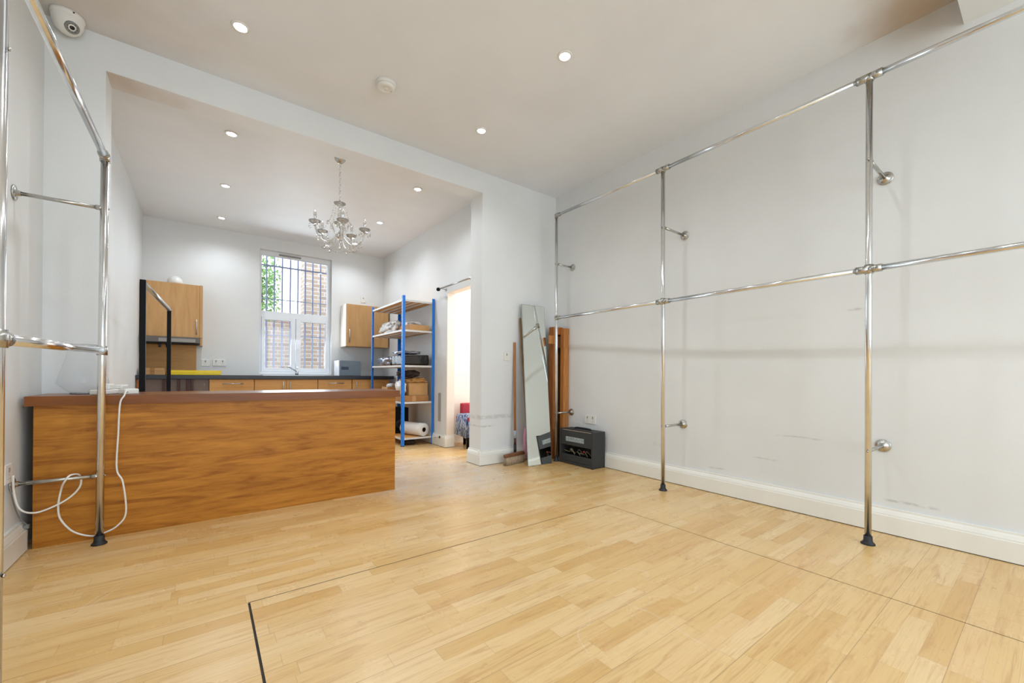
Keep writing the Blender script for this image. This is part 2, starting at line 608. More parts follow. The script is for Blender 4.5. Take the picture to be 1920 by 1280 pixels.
def thing(name, label, cat, loc=(0, 0, 0), group=None):
    o = bpy.data.objects.new(name, None)
    o.empty_display_size = .05
    o.location = loc
    COL.objects.link(o)
    return tag(o, label, cat, group)


def tag(o, label, cat, group=None):
    o['label'] = label
    o['category'] = cat
    if group:
        o['group'] = group
    return o


def box(name, x0, x1, y0, y1, z0, z1, m, parent=None, bev=0.0, kind=None):
    return MB().box(x0, x1, y0, y1, z0, z1, bev).build(name, m, parent, kind)


def copy_tree(o, parent=None):
    c = o.copy()
    COL.objects.link(c)
    if parent is not None:
        c.parent = parent
    for ch in list(o.children):
        copy_tree(ch, c)
    return c


STR = 'structure'
XR, XL, YB, YF = 3.19, -.735, 3.45, -3.0        # main room
ZC, ZK = 2.915, 2.84
XKL, XKR, YW = -.62, 2.40, 6.82                  # kitchen
HX0, HX1, HY0, HY1 = .148, 2.25, -.2, 1.90       # floor hatch

# ------------------------------------------------------------------ structure
fl = MB()
g = .006
for (a, b_, c, d) in ((XL - .1, 4.3, HY1 + g, 7.1), (XL - .1, 4.3, YF - .2, HY0 - g), (XL - .1, HX0 - g, HY0 - g, HY1 + g), (HX1 + g, 4.3, HY0 - g, HY1 + g)):
    fl.box(a, b_, c, d, -.03, 0)
fl.build('floor', M['floor'], kind=STR)
gp = MB()
gp.box(HX0 - .0055, HX0 + .0015, HY0 - .005, HY1 + .005, -.03, -.004).box(HX1 + .0005, HX1 + .0055, HY0 - .005, HY1 + .005, -.03, -.0012)
gp.box(HX0 + .002, HX1, HY1 - .0005, HY1 + .0055, -.03, -.0015).box(HX0 - .3, HX1 + .3, HY0 - .3, HY1 + .3, -.07, -.031)
gp.build('trim_1', M['gap'], kind=STR)
h = MB().box(HX0 + .002, HX1, HY0, HY1 - .001, -.029, 0).build('floor_hatch', M['floor'])
tag(h, 'large square trapdoor panel in the wooden floor outlined by a thin dark gap', 'hatch')

box('wall_right', XR, XR + .12, YF, YB, 0, ZC, M['wall_right'], kind=STR)
box('wall_left', XL - .12, XL, YF, YB + .19, 0, ZC, M['wall_left'], kind=STR)
box('wall_return', 2.205, XR + .12, YB, YB + .22, 0, ZC, M['wall_return'], kind=STR)
box('wall_stub', XL, -.485, YB, YB + .19, 0, ZC, M['wall'], kind=STR)
box('trim_2', -.485, 2.205, YB, YB + .19, 2.711, ZC, M['wall'], kind=STR)
box('trim_3', -.487, 2.207, YB + .002, YB + .188, 2.709, 2.7115, M['ceiling'], kind=STR)
box('ceiling', XL - .12, XR + .12, .31, YB, ZC, ZC + .1, M['ceiling'], kind=STR)
box('trim_4', XL - .12, XR + .12, YF, .31, 2.765, ZC + .1, M['wall'], kind=STR)
# front wall of the shop with its glazed opening behind the viewer
fw = MB()
fw.box(XL - .12, -.45, YF - .12, YF, 0, 2.765).box(2.9, XR + .12, YF - .12, YF, 0, 2.765)
fw.box(-.45, 2.9, YF - .12, YF, 0, .3).box(-.45, 2.9, YF - .12, YF, 2.6, 2.765)
fw.build('wall_front', M['wall'], kind=STR)
wf = MB()
for x in (-.45, .65, 1.75, 2.84):
    wf.box(x, x + .06, YF - .08, YF - .03, .3, 2.6)
wf.box(-.45, 2.9, YF - .08, YF - .03, .3, .37).box(-.45, 2.9, YF - .08, YF - .03, 2.53, 2.6)
wf.build('window_2', M['black_metal'], kind=STR)

# kitchen
box('wall_kitchen_left', XKL - .1, XKL, YB + .19, YW + .1, 0, ZK + .1, M['wall'], kind=STR)
box('ceiling_kitchen', XKL, XKR + .1, YB + .19, YW, ZK, ZK + .1, M['ceiling'], kind=STR)
WX0, WX1, WZ0, WZ1 = .625, 1.582, .885, 2.67
bw = MB()
bw.box(XKL, WX0, YW, YW + .3, 0, ZK + .1).box(WX1, XKR + .1, YW, YW + .3, 0, ZK + .1)
bw.box(WX0, WX1, YW, YW + .3, 0, WZ0).box(WX0, WX1, YW, YW + .3, WZ1, ZK + .1)
bw.build('wall_back', M['wall'], kind=STR)
DY0, DY1, DZ = 3.78, 4.55, 1.915
kr = MB()
kr.box(XKR, XKR + .1, DY1, YW, 0, ZK + .1).box(XKR, XKR + .1, DY0, DY1, DZ, ZK + .1).box(XKR, XKR + .1, YB + .22, DY0, 0, ZK + .1)
kr.build('wall_kitchen_right', M['wall'], kind=STR)
# the small side room beyond the doorway
sr = MB()
sr.box(XKR + .1, 4.2, 4.80, 4.9, 0, 2.6).box(4.1, 4.2, YB + .22, 4.80, 0, 2.6)
sr.build('wall_side_room', M['warm_wall'], kind=STR)
box('ceiling_side_room', XKR + .1, 4.2, YB + .22, 4.9, 2.6, 2.7, M['warm_wall'], kind=STR)
dl = MB()
dl.box(XKR + .002, XKR + .104, DY1 - .008, DY1 + .001, 0, DZ).box(XKR + .002, XKR + .104, DY0, DY0 + .008, 0, DZ).box(XKR + .002, XKR + .104, DY0, DY1, DZ - .008, DZ)
dl.build('door_1', M['warm_wall'], kind=STR)


def baseboard(name, p0, p1, side, h_=.148, t=.03):
    """skirting from p0 to p1, 'side' is the unit normal into the room; stepped ogee profile"""
    p0, p1, n = Vector(p0), Vector(p1), Vector(side)
    mb = MB()
    prof = [(0, 0), (t, 0), (t, h_ * .70), (t * .86, h_ * .72), (t * .86, h_ * .77), (t * .62, h_ * .88), (t * .45, h_ * .93), (t * .45, h_), (0, h_)]
    prof = [(a, max(z, .0045)) for a, z in prof]
    A = [mb.bm.verts.new((p0.x + n.x * a, p0.y + n.y * a, z)) for a, z in prof]
    B = [mb.bm.verts.new((p1.x + n.x * a, p1.y + n.y * a, z)) for a, z in prof]
    k = len(prof)
    for i in range(k):
        mb.bm.faces.new((A[i], A[(i + 1) % k], B[(i + 1) % k], B[i]))
    mb.bm.faces.new(A)
    mb.bm.faces.new(B[::-1])
    gm_ = MB()
    q = n * (t - .003)
    gm_.box(min(p0.x, p1.x, p0.x + q.x), max(p0.x, p1.x, p0.x + q.x), min(p0.y, p1.y, p0.y + q.y), max(p0.y, p1.y, p0.y + q.y), .0003, .0042)
    o_ = mb.build(name, M['trim'], None, STR)
    gm_.build('shadow_gap', M['gap'], o_, STR)
    return o_


baseboard('baseboard_right', (XR, YF, 0), (XR, YB, 0), (-1, 0, 0))
baseboard('baseboard_left', (XL, YF, 0), (XL, 3.105, 0), (1, 0, 0))
baseboard('baseboard_return', (2.18, YB, 0), (XR - .03, YB, 0), (0, -1, 0))
baseboard('baseboard_pillar', (2.205, YB - .028, 0), (2.205, YB + .22, 0), (-1, 0, 0))
baseboard('baseboard_kitchen', (XKR, DY1 - .02, 0), (XKR, YW, 0), (-1, 0, 0), .15)
baseboard('baseboard_doorway', (XKR - .028, DY1 - .008, 0), (XKR + .1, DY1 - .008, 0), (0, -1, 0), .15, .02)

# ------------------------------------------------------------------ kitchen window
win = bpy.data.objects.new('window_1', None)
win.location = (1.1, 6.93, WZ0)
win['kind'] = STR
COL.objects.link(win)
TR0, TR1 = 1.715, 1.80
f = MB()
Y0, Y1 = 6.90, 6.965
f.box(WX0 + .001, WX0 + .028, Y0, Y1, WZ0, WZ1).box(WX1 - .045, WX1 - .001, Y0, Y1, WZ0, WZ1)
f.box(WX0 + .028, WX1 - .045, Y0, Y1, WZ1 - .06, WZ1).box(WX0 + .028, WX1 - .045, Y0, Y1, WZ0, WZ0 + .035).box(WX0 + .028, WX1 - .045, Y0, Y1, TR0, TR1)
f.build('frame', M['pvc'], win)
sashx = ((WX0 + .03, 1.094, .692, 1.035), (1.100, WX1 - .047, 1.165, 1.512))
for a, b_, ga, gb in sashx:
    q = MB()
    z0, z1, gz0, gz1 = WZ0 + .037, TR0 - .002, .975, 1.675
    q.box(a, ga, Y0 - .012, Y1 - .01, z0, z1, .003).box(gb, b_, Y0 - .012, Y1 - .01, z0, z1, .003)
    q.box(ga, gb, Y0 - .012, Y1 - .01, z0, gz0, .003).box(ga, gb, Y0 - .012, Y1 - .01, gz1, z1, .003)
    sa = q.build('sash', M['pvc'], win)
    MB().box(ga, gb, Y0 + .02, Y0 + .026, gz0, gz1).build('pane', M['pane'], sa)
MB().box(WX0 + .028, WX1 - .045, Y0 + .02, Y0 + .026, TR1, WZ1 - .06).build('pane', M['pane'], win)
MB().box(.87, 1.16, Y0 - .012, Y0, WZ1 - .045, WZ1 - .02).build('vent', M['socket_holes'], win)
MB().box(1.108, 1.122, Y0 - .04, Y0 - .012, 1.26, 1.38, .004).build('handle', M['pvc'], win)
box('trim_5', WX0, WX1, YW + .001, 6.9, WZ0 - .02, WZ0 + .004, M['pvc'], kind=STR)

gr = thing('window_grille', 'pale metal security bars standing outside the kitchen window', 'grille', (1.1, 7.16, .8))
for x in (.63, .74, .842, .948, 1.059, 1.164, 1.269, 1.376, 1.491, 1.60):
    MB().tube([(x, 7.16, .8), (x, 7.16, 2.9)], .011, 8).build('bar', M['bar_paint'], gr)
for z, hh in ((2.52, .012), (2.02, .006), (1.475, .006)):
    MB().box(.6, 1.65, 7.150, 7.156, z - hh, z + hh).build('crossbar', M['bar_paint'], gr)

# ------------------------------------------------------------------ yard beyond the window
box('ground_yard', -6, 9, 7.12, 16, -.2, -.05, M['paving'], kind=STR)
o = box('brick_house_wall', 1.50, 6.5, 8.6, 8.95, -.05, 6.5, M['brick']); tag(o, 'tall sandy brick house wall seen through right half of kitchen window', 'wall')
o = MB().box(-2.5, 1.49, 9.2, 9.4, -.05, 1.9).build('garden_wall', M['brick']); tag(o, 'low weathered brick garden wall beyond the lower window panes', 'wall')
o = MB().box(1.3, 2.6, 13.6, 15.5, -.05, 2.35).box(1.26, 2.64, 13.56, 15.54, 2.352, 2.42).build('garden_shed', M['brick_red'])
tag(o, 'small reddish brick outhouse with flat roof behind the low garden wall', 'outbuilding')
tr_ = thing('garden_tree', 'leafy green tree past the garden wall, seen in the left window edge', 'tree', (1.15, 12.0, -.05))
MB().tube([(1.15, 12, -.05), (1.17, 12, 1.2), (1.12, 12, 2.9)], [.10, .07, .04], 10).build('trunk', M['dark_brown'], tr_)
random.seed(4)
lf = MB()
for i in range(900):
    a, b_ = random.uniform(0, 2 * PI), random.gauss(0, .35)
    r_ = random.uniform(.2, .95)
    c = Vector((1.15 + math.cos(a) * r_ * .42, 12 + math.sin(a) * r_ * .5, 3.1 + b_ * 1.5))
    d1 = Vector((random.uniform(-1, 1), random.uniform(-1, 1), random.uniform(-1, 1))).normalized() * .06
    d2 = d1.orthogonal().normalized() * .035
    lf.bm.faces.new([lf.bm.verts.new(c + d1), lf.bm.verts.new(c + d2), lf.bm.verts.new(c - d1), lf.bm.verts.new(c - d2)])
lf.build('leaves', M['foliage'], tr_)

# ------------------------------------------------------------------ kitchen base units and worktop
UF, UZ = 6.24, .818
WT = .868
o = MB().box(XKL + .002, XKR - .032, 6.215, YW - .001, UZ + .002, WT, .004).build('worktop', M['worktop'])
tag(recenter(o), 'long near-black laminate worktop running below the kitchen window', 'worktop')


def base_unit(x0, x1, fronts, label):
    u = thing('base_unit', label, 'kitchen unit', ((x0 + x1) / 2, 6.5, 0), 'kitchen base units under the worktop')
    c = MB()
    c.box(x0, x1, UF + .02, YW - .03, .1, UZ).box(x0, x1, UF + .06, YW - .03, 0, .1)
    c.build('carcass', M['beech'], u)
    for kind_, a, b_, hp in fronts:
        if kind_ == 'drawer':
            d = MB().box(a + .002, b_ - .002, UF, UF + .018, .66, UZ - .004, .002).build('drawer', M['beech_h'], u)
            d2 = MB().box(a + .002, b_ - .002, UF, UF + .018, .105, .656, .002).build('door', M['beech'], u)
            MB().tube([(hp - .11, UF - .028, .762), (hp + .11, UF - .028, .762)], .006, 10).tube([(hp - .085, UF - .028, .762), (hp - .085, UF, .762)], .004, 8).tube([(hp + .085, UF - .028, .762), (hp + .085, UF, .762)], .004, 8).build('handle', M['steel'], d)
        else:
            d = MB().box(a + .002, b_ - .002, UF, UF + .018, .105, UZ - .004, .002).build('door', M['beech_h'], u)
            MB().tube([(hp, UF - .028, .60), (hp, UF - .028, .79)], .006, 10).tube([(hp, UF - .028, .62), (hp, UF, .62)], .004, 8).tube([(hp, UF - .028, .77), (hp, UF, .77)], .004, 8).build('handle', M['steel'], d)
    return u


base_unit(.050, .517, [('drawer', .05, .517, .29)], 'beech drawer unit next to the grey-brown panel, with horizontal bar handle')
base_unit(.521, 1.274, [('door', .521, .885, .845), ('door', .885, 1.274, .93)], 'double door beech sink unit with two upright handles, below the window')
base_unit(1.278, 1.737, [('drawer', 1.278, 1.737, 1.51)], 'beech drawer unit right of the sink unit, with horizontal bar handle')
base_unit(1.745, 2.30, [('door', 1.745, 2.30, 1.80)], 'rightmost beech unit half hidden by the blue shelving, with one upright handle')
u = thing('open_unit', 'open grey-brown base unit with dark wooden uprights at the left end', 'kitchen unit', (-.28, 6.5, 0), 'kitchen base units under the worktop')
MB().box(-.60, .046, UF + .05, YW - .03, .0, UZ).build('carcass', M['brown_grey'], u)
for x in (-.375, -.242, -.160, -.118):
    MB().box(x - .012, x + .012, UF + .005, UF + .049, 0, UZ - .002, .002).build('upright', M['dark_brown'], u)
MB().box(.0, .006, UF + .046, UF + .05, .74, .77).build('mark', M['label'], u)
MB().box(-.612, -.580, UF, UF + .02, .1, UZ - .002).build('end_panel', M['plank'], u)

s_ = thing('sink', 'stainless steel inset sink let into the dark worktop below the window', 'sink', (.95, 6.5, WT))
MB().box(.62, 1.40, 6.30, 6.31, WT, WT + .006).box(.62, 1.40, 6.69, 6.70, WT, WT + .006).box(.62, .63, 6.31, 6.69, WT, WT + .006).box(1.39, 1.40, 6.31, 6.69, WT, WT + .006).build('rim', M['steel'], s_)
MB().box(.63, 1.39, 6.31, 6.69, WT, WT + .003).build('bowl', M['steel'], s_)
t_ = thing('kitchen_tap', 'chrome mixer tap with a slanting spout in front of the window', 'tap', (1.09, 6.732, WT + .001))
MB().tube([(1.09, 6.732, WT + .001), (1.09, 6.732, .945)], .022, 16).build('tap_body', M['chrome'], t_)
MB().tube([(1.09, 6.732, .925), (1.03, 6.66, .955), (.965, 6.60, .995), (.95, 6.59, .985)], .011, 12).build('spout', M['chrome'], t_)
MB().tube([(1.09, 6.732, .945), (1.09, 6.732, .955), (1.09, 6.70, .99)], [.018, .012, .007], 12).build('lever', M['chrome'], t_)

# wall cabinets, hood
cb = thing('wall_cabinet', 'large beech wall cabinet with one wide door above the extractor hood at left', 'cabinet', (-.33, 6.66, 1.33), 'beech wall cabinets')
MB().box(-.60, -.022, 6.52, YW - .001, 1.335, 1.995).box(-.045, -.022, 6.50, YW - .001, 1.24, 1.33).build('body', M['beech'], cb)
d = MB().box(-.598, -.052, 6.50, 6.518, 1.335, 1.993, .002).build('door', M['beech'], cb)
MB().tube([(-.082, 6.472, 1.37), (-.082, 6.472, 1.56)], .006, 10).tube([(-.082, 6.472, 1.39), (-.082, 6.5, 1.39)], .004, 8).tube([(-.082, 6.472, 1.54), (-.082, 6.5, 1.54)], .004, 8).build('handle', M['steel'], d)
MB().box(-.05, -.022, 6.498, 6.52, 1.335, 1.995).build('side_panel', M['beech'], cb)
hd = thing('extractor_hood', 'grey metal extractor hood with black knobs under the left wall cabinet', 'extractor hood', (-.33, 6.6, 1.24))
MB().box(-.595, -.048, 6.44, YW - .002, 1.262, 1.33, .003).build('housing', M['hood'], hd)
MB().box(-.44, -.09, 6.425, 6.44, 1.268, 1.31, .003).build('visor', M['steel_dark'], hd)
MB().box(-.58, -.06, 6.44, 6.72, 1.248, 1.262).build('filter', M['black_metal'], hd)
for x in (-.43, -.36):
    MB().lathe([(0, 0), (.014, 0), (.014, .05), (0, .05)], 12, Matrix.Translation((x, 6.47, 1.20))).build('knob', M['black_rubber'], hd)
o = MB().lathe([(0, 0), (.075, 0), (.078, .03), (.072, .06), (.05, .09), (.02, .105), (0, .108)], 24, Matrix.Translation((-.30, 6.65, 1.996))).build('ventilator_cowl', M['white_plastic'])
tag(recenter(o), 'round white domed vent cap on top of the left wall cabinet', 'vent')
o = MB().box(-.60, -.085, YW - .02, YW - .001, WT + .001, 1.255, .001).build('splashback', M['beech_h'])
tag(recenter(o), 'brown wooden splashback board between worktop and extractor hood', 'splashback')
cb = thing('wall_cabinet', 'single beech wall cabinet right of the window behind the blue shelving', 'cabinet', (2.03, 6.66, 1.32), 'beech wall cabinets')
MB().box(1.725, 2.375, 6.52, YW - .001, 1.322, 1.965).build('body', M['beech'], cb)
MB().box(1.716, 1.725, 6.515, YW - .001, 1.32, 1.967).build('side_panel', mat('window_sheen_beech', (250, 236, 224), .25, noise_amt=.02), cb)  # window reflection on the cabinet side, painted in as a pale colour
d = MB().box(1.727, 2.372, 6.50, 6.518, 1.322, 1.965, .002).build('door', M['beech'], cb)
MB().tube([(1.765, 6.472, 1.38), (1.765, 6.472, 1.58)], .006, 10).tube([(1.765, 6.472, 1.40), (1.765, 6.5, 1.40)], .004, 8).tube([(1.765, 6.472, 1.56), (1.765, 6.5, 1.56)], .004, 8).build('handle', M['steel'], d)

# things on the worktop
bx = thing('countertop_box', 'blue-grey metal box with white side on worktop right of the window', 'appliance', (1.77, 6.6, WT))
MB().box(1.62, 1.93, 6.46, 6.76, WT + .001, 1.10, .006).build('body', M['grey_plate'], bx)
MB().box(1.608, 1.622, 6.47, 6.75, WT + .001, 1.098, .003).build('side_panel', M['pvc'], bx)
MB().box(1.645, 1.745, 6.452, 6.462, .966, 1.006, .002).build('slot', M['blue_dark'], bx)
o = MB().box(-.36, .17, 6.33, 6.52, WT + .001, .897, .004).box(-.358, .175, 6.35, 6.5, .899, .925, .004).build('yellow_tray', M['yellow'])
tag(recenter(o), 'flat bright yellow plastic stack lying on the left worktop', 'tray')
for i, (a, b_, z0, z1, lab) in enumerate(((-.60, -.37, WT + .001, .91, 'lower flat cardboard box at the left end of the worktop'), (-.585, -.385, .911, .948, 'upper flat cardboard box, resting on another at the worktop end'))):
    c = thing('flat_box', lab, 'box', ((a + b_) / 2, 6.42, z0), 'flat cardboard boxes on the worktop')
    MB().box(a, b_, 6.34, 6.5, z0, z1, .002).build('carton', M['cardboard'], c)
    MB().box((a + b_) / 2 - .02, (a + b_) / 2 + .02, 6.3385, 6.5015, z0 + .0005, z1 + .0005).build('tape', M['cardboard_dark'], c)


def socket(name, center, axis, w_, hgt, gangs, label, cat='socket'):
    """plate on a wall; axis = wall normal pointing into room"""
    x, y, z = center
    t = thing(name, label, cat, (x, y, z - hgt / 2))
    u = Vector((0, 1, 0)) if abs(axis[0]) else Vector((1, 0, 0))
    n = Vector(axis)
    c = Vector(center)

    def b(du0, du1, dz0, dz1, d0, d1, nm, m_, par):
        p = c + u * du0 + n * d0
        q = c + u * du1 + n * d1
        return MB().box(min(p.x, q.x), max(p.x, q.x), min(p.y, q.y), max(p.y, q.y), z + dz0, z + dz1, .0015).build(nm, m_, par)
    pl = b(-w_ / 2, w_ / 2, -hgt / 2, hgt / 2, .0005, .011, 'plate', M['white_plastic'], t)
    for k in range(gangs):
        cu = (k + .5 - gangs / 2) * w_ / gangs
        sw = b(cu - .007, cu + .007, .008, .030, .011, .014, 'rocker', M['socket_holes'], t)
        if cat == 'socket':
            hb = MB()
            for (du, dz, ww, hh) in ((0, -.004, .004, .008), (-.011, -.022, .006, .004), (.011, -.022, .006, .004)):
                p = c + u * (cu + du - ww / 2) + n * .0110
                q = c + u * (cu + du + ww / 2) + n * .0116
                hb.box(min(p.x, q.x), max(p.x, q.x), min(p.y, q.y), max(p.y, q.y), z + dz - hh / 2, z + dz + hh / 2)
            hb.build('pin_holes', M['camera_grey'], t)
    return t


socket('wall_socket', (.012, YW, 1.03), (0, -1, 0), .088, .088, 1, 'single white socket right of the splashback with a plug lead')
socket('wall_socket', (.162, YW, 1.036), (0, -1, 0), .146, .088, 2, 'double white socket on back wall between splashback and window')
socket('wall_switch', (2.066, YW, 2.11), (0, -1, 0), .075, .10, 1, 'small pale switch plate above the right wall cabinet', 'switch')
socket('wall_switch', (2.509, YB, 1.093), (0, -1, 0), .075, .085, 1, 'white light switch on the return wall left of the broom handle', 'switch')
socket('wall_socket', (XR, 2.895, .45), (-1, 0, 0), .146, .088, 2, 'double white socket on right wall above the grey amplifier')
socket('wall_socket', (XL, 2.93, .42), (1, 0, 0), .088, .088, 1, 'white socket on left wall beside the near chrome post')
MB()

# ------------------------------------------------------------------ counter
ct = thing('counter', 'long low shop counter with orange-brown veneer front and reddish top', 'counter', (.24, 3.3, 0))
MB().box(-.690, 1.196, 3.11, 3.128, .0, .722).build('front_panel', M['counter'], ct)
MB().box(1.178, 1.196, 3.129, 3.50, .0, .722).build('end_panel', M['counter'], ct)
MB().box(-.690, 1.177, 3.35, 3.368, .0, .70).build('inner_panel', M['beech'], ct)
MB().prism([(-.715, 3.08), (1.222, 3.08), (1.222, 3.53), (-.482, 3.53), (-.482, 3.446), (-.715, 3.446)], .7235, .773).build('countertop', M['slab'], ct)

# glass vase, socket strip
v = thing('glass_vase', 'clear glass bowl-bottomed vase standing on the left end of the counter', 'vase', (-.545, 3.30, .774))
MB().lathe([(.054, .010), (.062, .014), (.103, .055), (.105, .066), (.088, .13), (.070, .20), (.062, .25), (.066, .275)], 36, Matrix.Translation((-.545, 3.30, .774))).build('glass_body', M['vase_glass'], v)
MB().lathe([(0, 0), (.050, 0), (.054, .003), (.054, .009), (0, .009)], 36, Matrix.Translation((-.545, 3.30, .774))).build('glass_base', M['blue_glass'], v)
MB().tube([(-.545 + .066 * math.cos(2 * PI * k / 36), 3.30 + .066 * math.sin(2 * PI * k / 36), 1.050) for k in range(37)], .0016, 8).build('rim', M['blue_glass'], v)
st = thing('extension_socket', 'white multi-socket extension block on the counter behind the chrome post', 'extension lead', (-.42, 3.3, .774))
RM = Matrix.Translation((-.415, 3.27, .774)) @ Matrix.Rotation(math.radians(-22), 4, 'Z')
MB().box(-.028, .028, -.15, .15, 0, .026, .005, RM).build('strip', M['white_plastic'], st)
MB().box(-.021, .021, -.08, -.03, .027, .058, .006, RM).build('plug', M['white_plastic'], st)
MB().box(-.021, .021, .03, .09, .027, .05, .006, RM).build('plug', M['white_plastic'], st)
MB().box(-.008, .008, -.121, -.116, .026, .029, 0, RM).build('switch', M['black_rubber'], st)
ad = MB().box(-.035, .035, -.03, .03, 0, .03, .006, Matrix.Translation((-.345, 3.19, .774)) @ Matrix.Rotation(math.radians(35), 4, 'Z')).build('power_plug', M['white_plastic'])
tag(recenter(ad), 'small white power adapter at the front edge of the counter top', 'plug')


def bez(pts, n=10):
    pts = [Vector(p) for p in pts]
    out = []
    for i in range(len(pts) - 1):
        p0, p1, p2, p3 = pts[max(i - 1, 0)], pts[i], pts[i + 1], pts[min(i + 2, len(pts) - 1)]
        for k in range(n):
            t = k / n
            out.append(.5 * ((2 * p1) + (-p0 + p2) * t + (2 * p0 - 5 * p1 + 4 * p2 - p3) * t * t + (-p0 + 3 * p1 - 3 * p2 + p3) * t ** 3))
    out.append(pts[-1])
    return out


cp = [(-.345, 3.16, .788), (-.345, 3.09, .792), (-.350, 3.070, .77), (-.366, 3.066, .724), (-.372, 3.066, .562), (-.377, 3.066, .375), (-.35, 3.05, .299),
      (-.337, 3.05, .134), (-.37, 3.05, .069), (-.423, 3.055, .040), (-.47, 3.05, .036), (-.534, 3.045, .074), (-.578, 3.04, .146),
      (-.586, 3.03, .216), (-.575, 3.02, .299), (-.556, 2.975, .346), (-.536, 2.978, .378), (-.512, 3.03, .366), (-.508, 3.035, .315), (-.535, 3.03, .267),
      (-.587, 3.02, .229), (-.655, 3.0, .208), (-.70, 2.975, .24), (-.715, 2.955, .33), (-.712, 2.935, .41)]
o = MB().tube(bez(cp, 8), .0042, 10).build('extension_cable', M['cable'])
tag(o, 'white cable hanging from the counter and looping over the lower wall arm', 'cable')
o = MB().tube(bez([(-.722, 2.93, .36), (-.725, 3.0, .26), (-.722, 3.06, .18), (-.70, 3.085, .13)], 6), .003, 8).box(-.715, -.695, 3.075, 3.095, .115, .135, .002).build('wall_wire', M['camera_grey'])
tag(o, 'thin grey wire running down the left wall to the counter corner', 'wire')

# ------------------------------------------------------------------ chrome garment rail frames
def rail_frame(posts, rtop, rmid, wall_x, arm_z, r, label, ext):
    """posts: list of (foot, top) points; rtop / rmid: z of rails per post; ext: rail direction sign"""
    y = sum(p[0][1] for p in posts) / len(posts)
    t = thing('garment_rail_frame', label, 'clothes rail', (posts[0][0][0], y, 0), 'wall fixed chrome tube frames')
    n = len(posts)

    def at_z(i, z):
        a, b = Vector(posts[i][0]), Vector(posts[i][1])
        return a + (b - a) * ((z - a.z) / (b.z - a.z))
    for i in range(n):
        a, b = at_z(i, .028), at_z(i, rtop[i] - r * .3)
        MB().tube([a, b], r, 20).build('post', M['chrome'], t)
        ft = at_z(i, 0)
        MB().lathe([(0, 0), (.031, 0), (.032, .005), (.025, .012), (r + .005, .020), (r + .004, .046), (0, .046)], 24, Matrix.Translation((ft.x, ft.y, 0))).build('foot', M['black_rubber'], t)
        for z in arm_z:
            p = at_z(i, z)
            sx = 1 if wall_x > p.x else -1
            w_ = Vector((wall_x, p.y, z))
            am = MB().tube([p + Vector((sx * r, 0, 0)), w_ - Vector((sx * .004, 0, 0))], .0095, 14).tube([p, p + Vector((sx * (r + .016), 0, 0))], .0125, 14).build('arm', M['chrome_dull'], t)
            MB().lathe([(0, 0), (.037, 0), (.037, .004), (.033, .006), (.0135, .007), (.013, .022), (0, .022)], 24,
                       Matrix.Translation(w_ - Vector((sx * .0005, 0, 0))) @ Matrix.Rotation(-sx * PI / 2, 4, 'Y')).build('flange', M['chrome_dull'], am)
            MB().lathe([(0, 0), (.005, 0), (.006, .003), (0, .005)], 10, Matrix.Translation(p - Vector((sx * r, 0, 0))) @ Matrix.Rotation(-sx * PI / 2, 4, 'Y')).build('bolt', M['chrome_dull'], am)
    for zs, nm in ((rtop, 'top_rail'), (rmid, 'middle_rail')):
        for i in range(n - 1):
            a, b = at_z(i, zs[i]), at_z(i + 1, zs[i + 1])
            MB().tube([a, b], r * .98, 20).build(nm, M['chrome'], t)
        for i in range(n):
            c = at_z(i, zs[i])
            dirs = []
            if i > 0:
                dirs.append((at_z(i - 1, zs[i - 1]) - c).normalized())
            if i < n - 1:
                dirs.append((at_z(i + 1, zs[i + 1]) - c).normalized())
            mb = MB()
            for d_ in dirs:
                mb.tube([c, c + d_ * .055], r + .0055, 20)
            zd = -1 if nm == 'top_rail' else 1
            mb.tube([c - Vector((0, 0, .024)), c + Vector((0, 0, .024 if nm != 'top_rail' else .012))], r + .005, 20)
            cn = mb.build('connector', M['chrome_dull'], t)
            sx = 1 if wall_x > c.x else -1
            for d_ in dirs:
                MB().lathe([(0, 0), (.006, 0), (.006, .003), (0, .004)], 10, Matrix.Translation(c + d_ * .036 - Vector((sx * (r + .0045), 0, 0))) @ Matrix.Rotation(-sx * PI / 2, 4, 'Y')).build('bolt', M['camera_grey'], cn)
    return t


rail_frame([((2.969, 3.171, 0), (2.942, 3.171, 2.58)), ((2.904, 1.873, 0), (2.868, 1.873, 2.53)), ((2.885, .618, 0), (2.840, .618, 2.515)),
            ((2.86, -.64, 0), (2.83, -.64, 2.51))],
           (2.575, 2.524, 2.511, 2.51), (1.503, 1.488, 1.485, 1.485), XR - .001, (2.07, .505), .0150,
           'large chrome tube rail frame standing along the long right wall', 1)
rail_frame([((-.433, 3.002, 0), (-.423, 3.002, 2.03)), ((-.440, 1.675, 0), (-.437, 1.675, 2.07))],
           (2.021, 2.05), (1.010, .985), XL + .001, (1.753, .357), .0165,
           'shorter chrome tube rail frame in front of the left wall and counter', -1)

# ------------------------------------------------------------------ black clothes rail behind the counter
cr = thing('clothes_rack', 'freestanding black clothes rack with slim chrome hanging bar, behind the counter', 'clothes rack', (-.32, 4.75, 0))
for x, y, r_ in ((-.347, 3.85, .0165), (-.285, 5.35, .0165)):
    MB().box(x - r_, x + r_, y - r_, y + r_, .05, 1.545, .003).build('upright', M['black_metal'], cr)
    MB().box(x - .22, x + .28, y - .02, y + .02, .02, .05, .003).build('base_bar', M['black_metal'], cr)
    MB().box(x - .21, x - .17, y - .018, y + .018, 0, .02).box(x + .23, x + .27, y - .018, y + .018, 0, .02).build('foot', M['black_rubber'], cr)
MB().tube([(-.347, 3.872, 1.525), (-.285, 5.328, 1.525)], .019, 14).build('hanging_bar', M['steel'], cr)

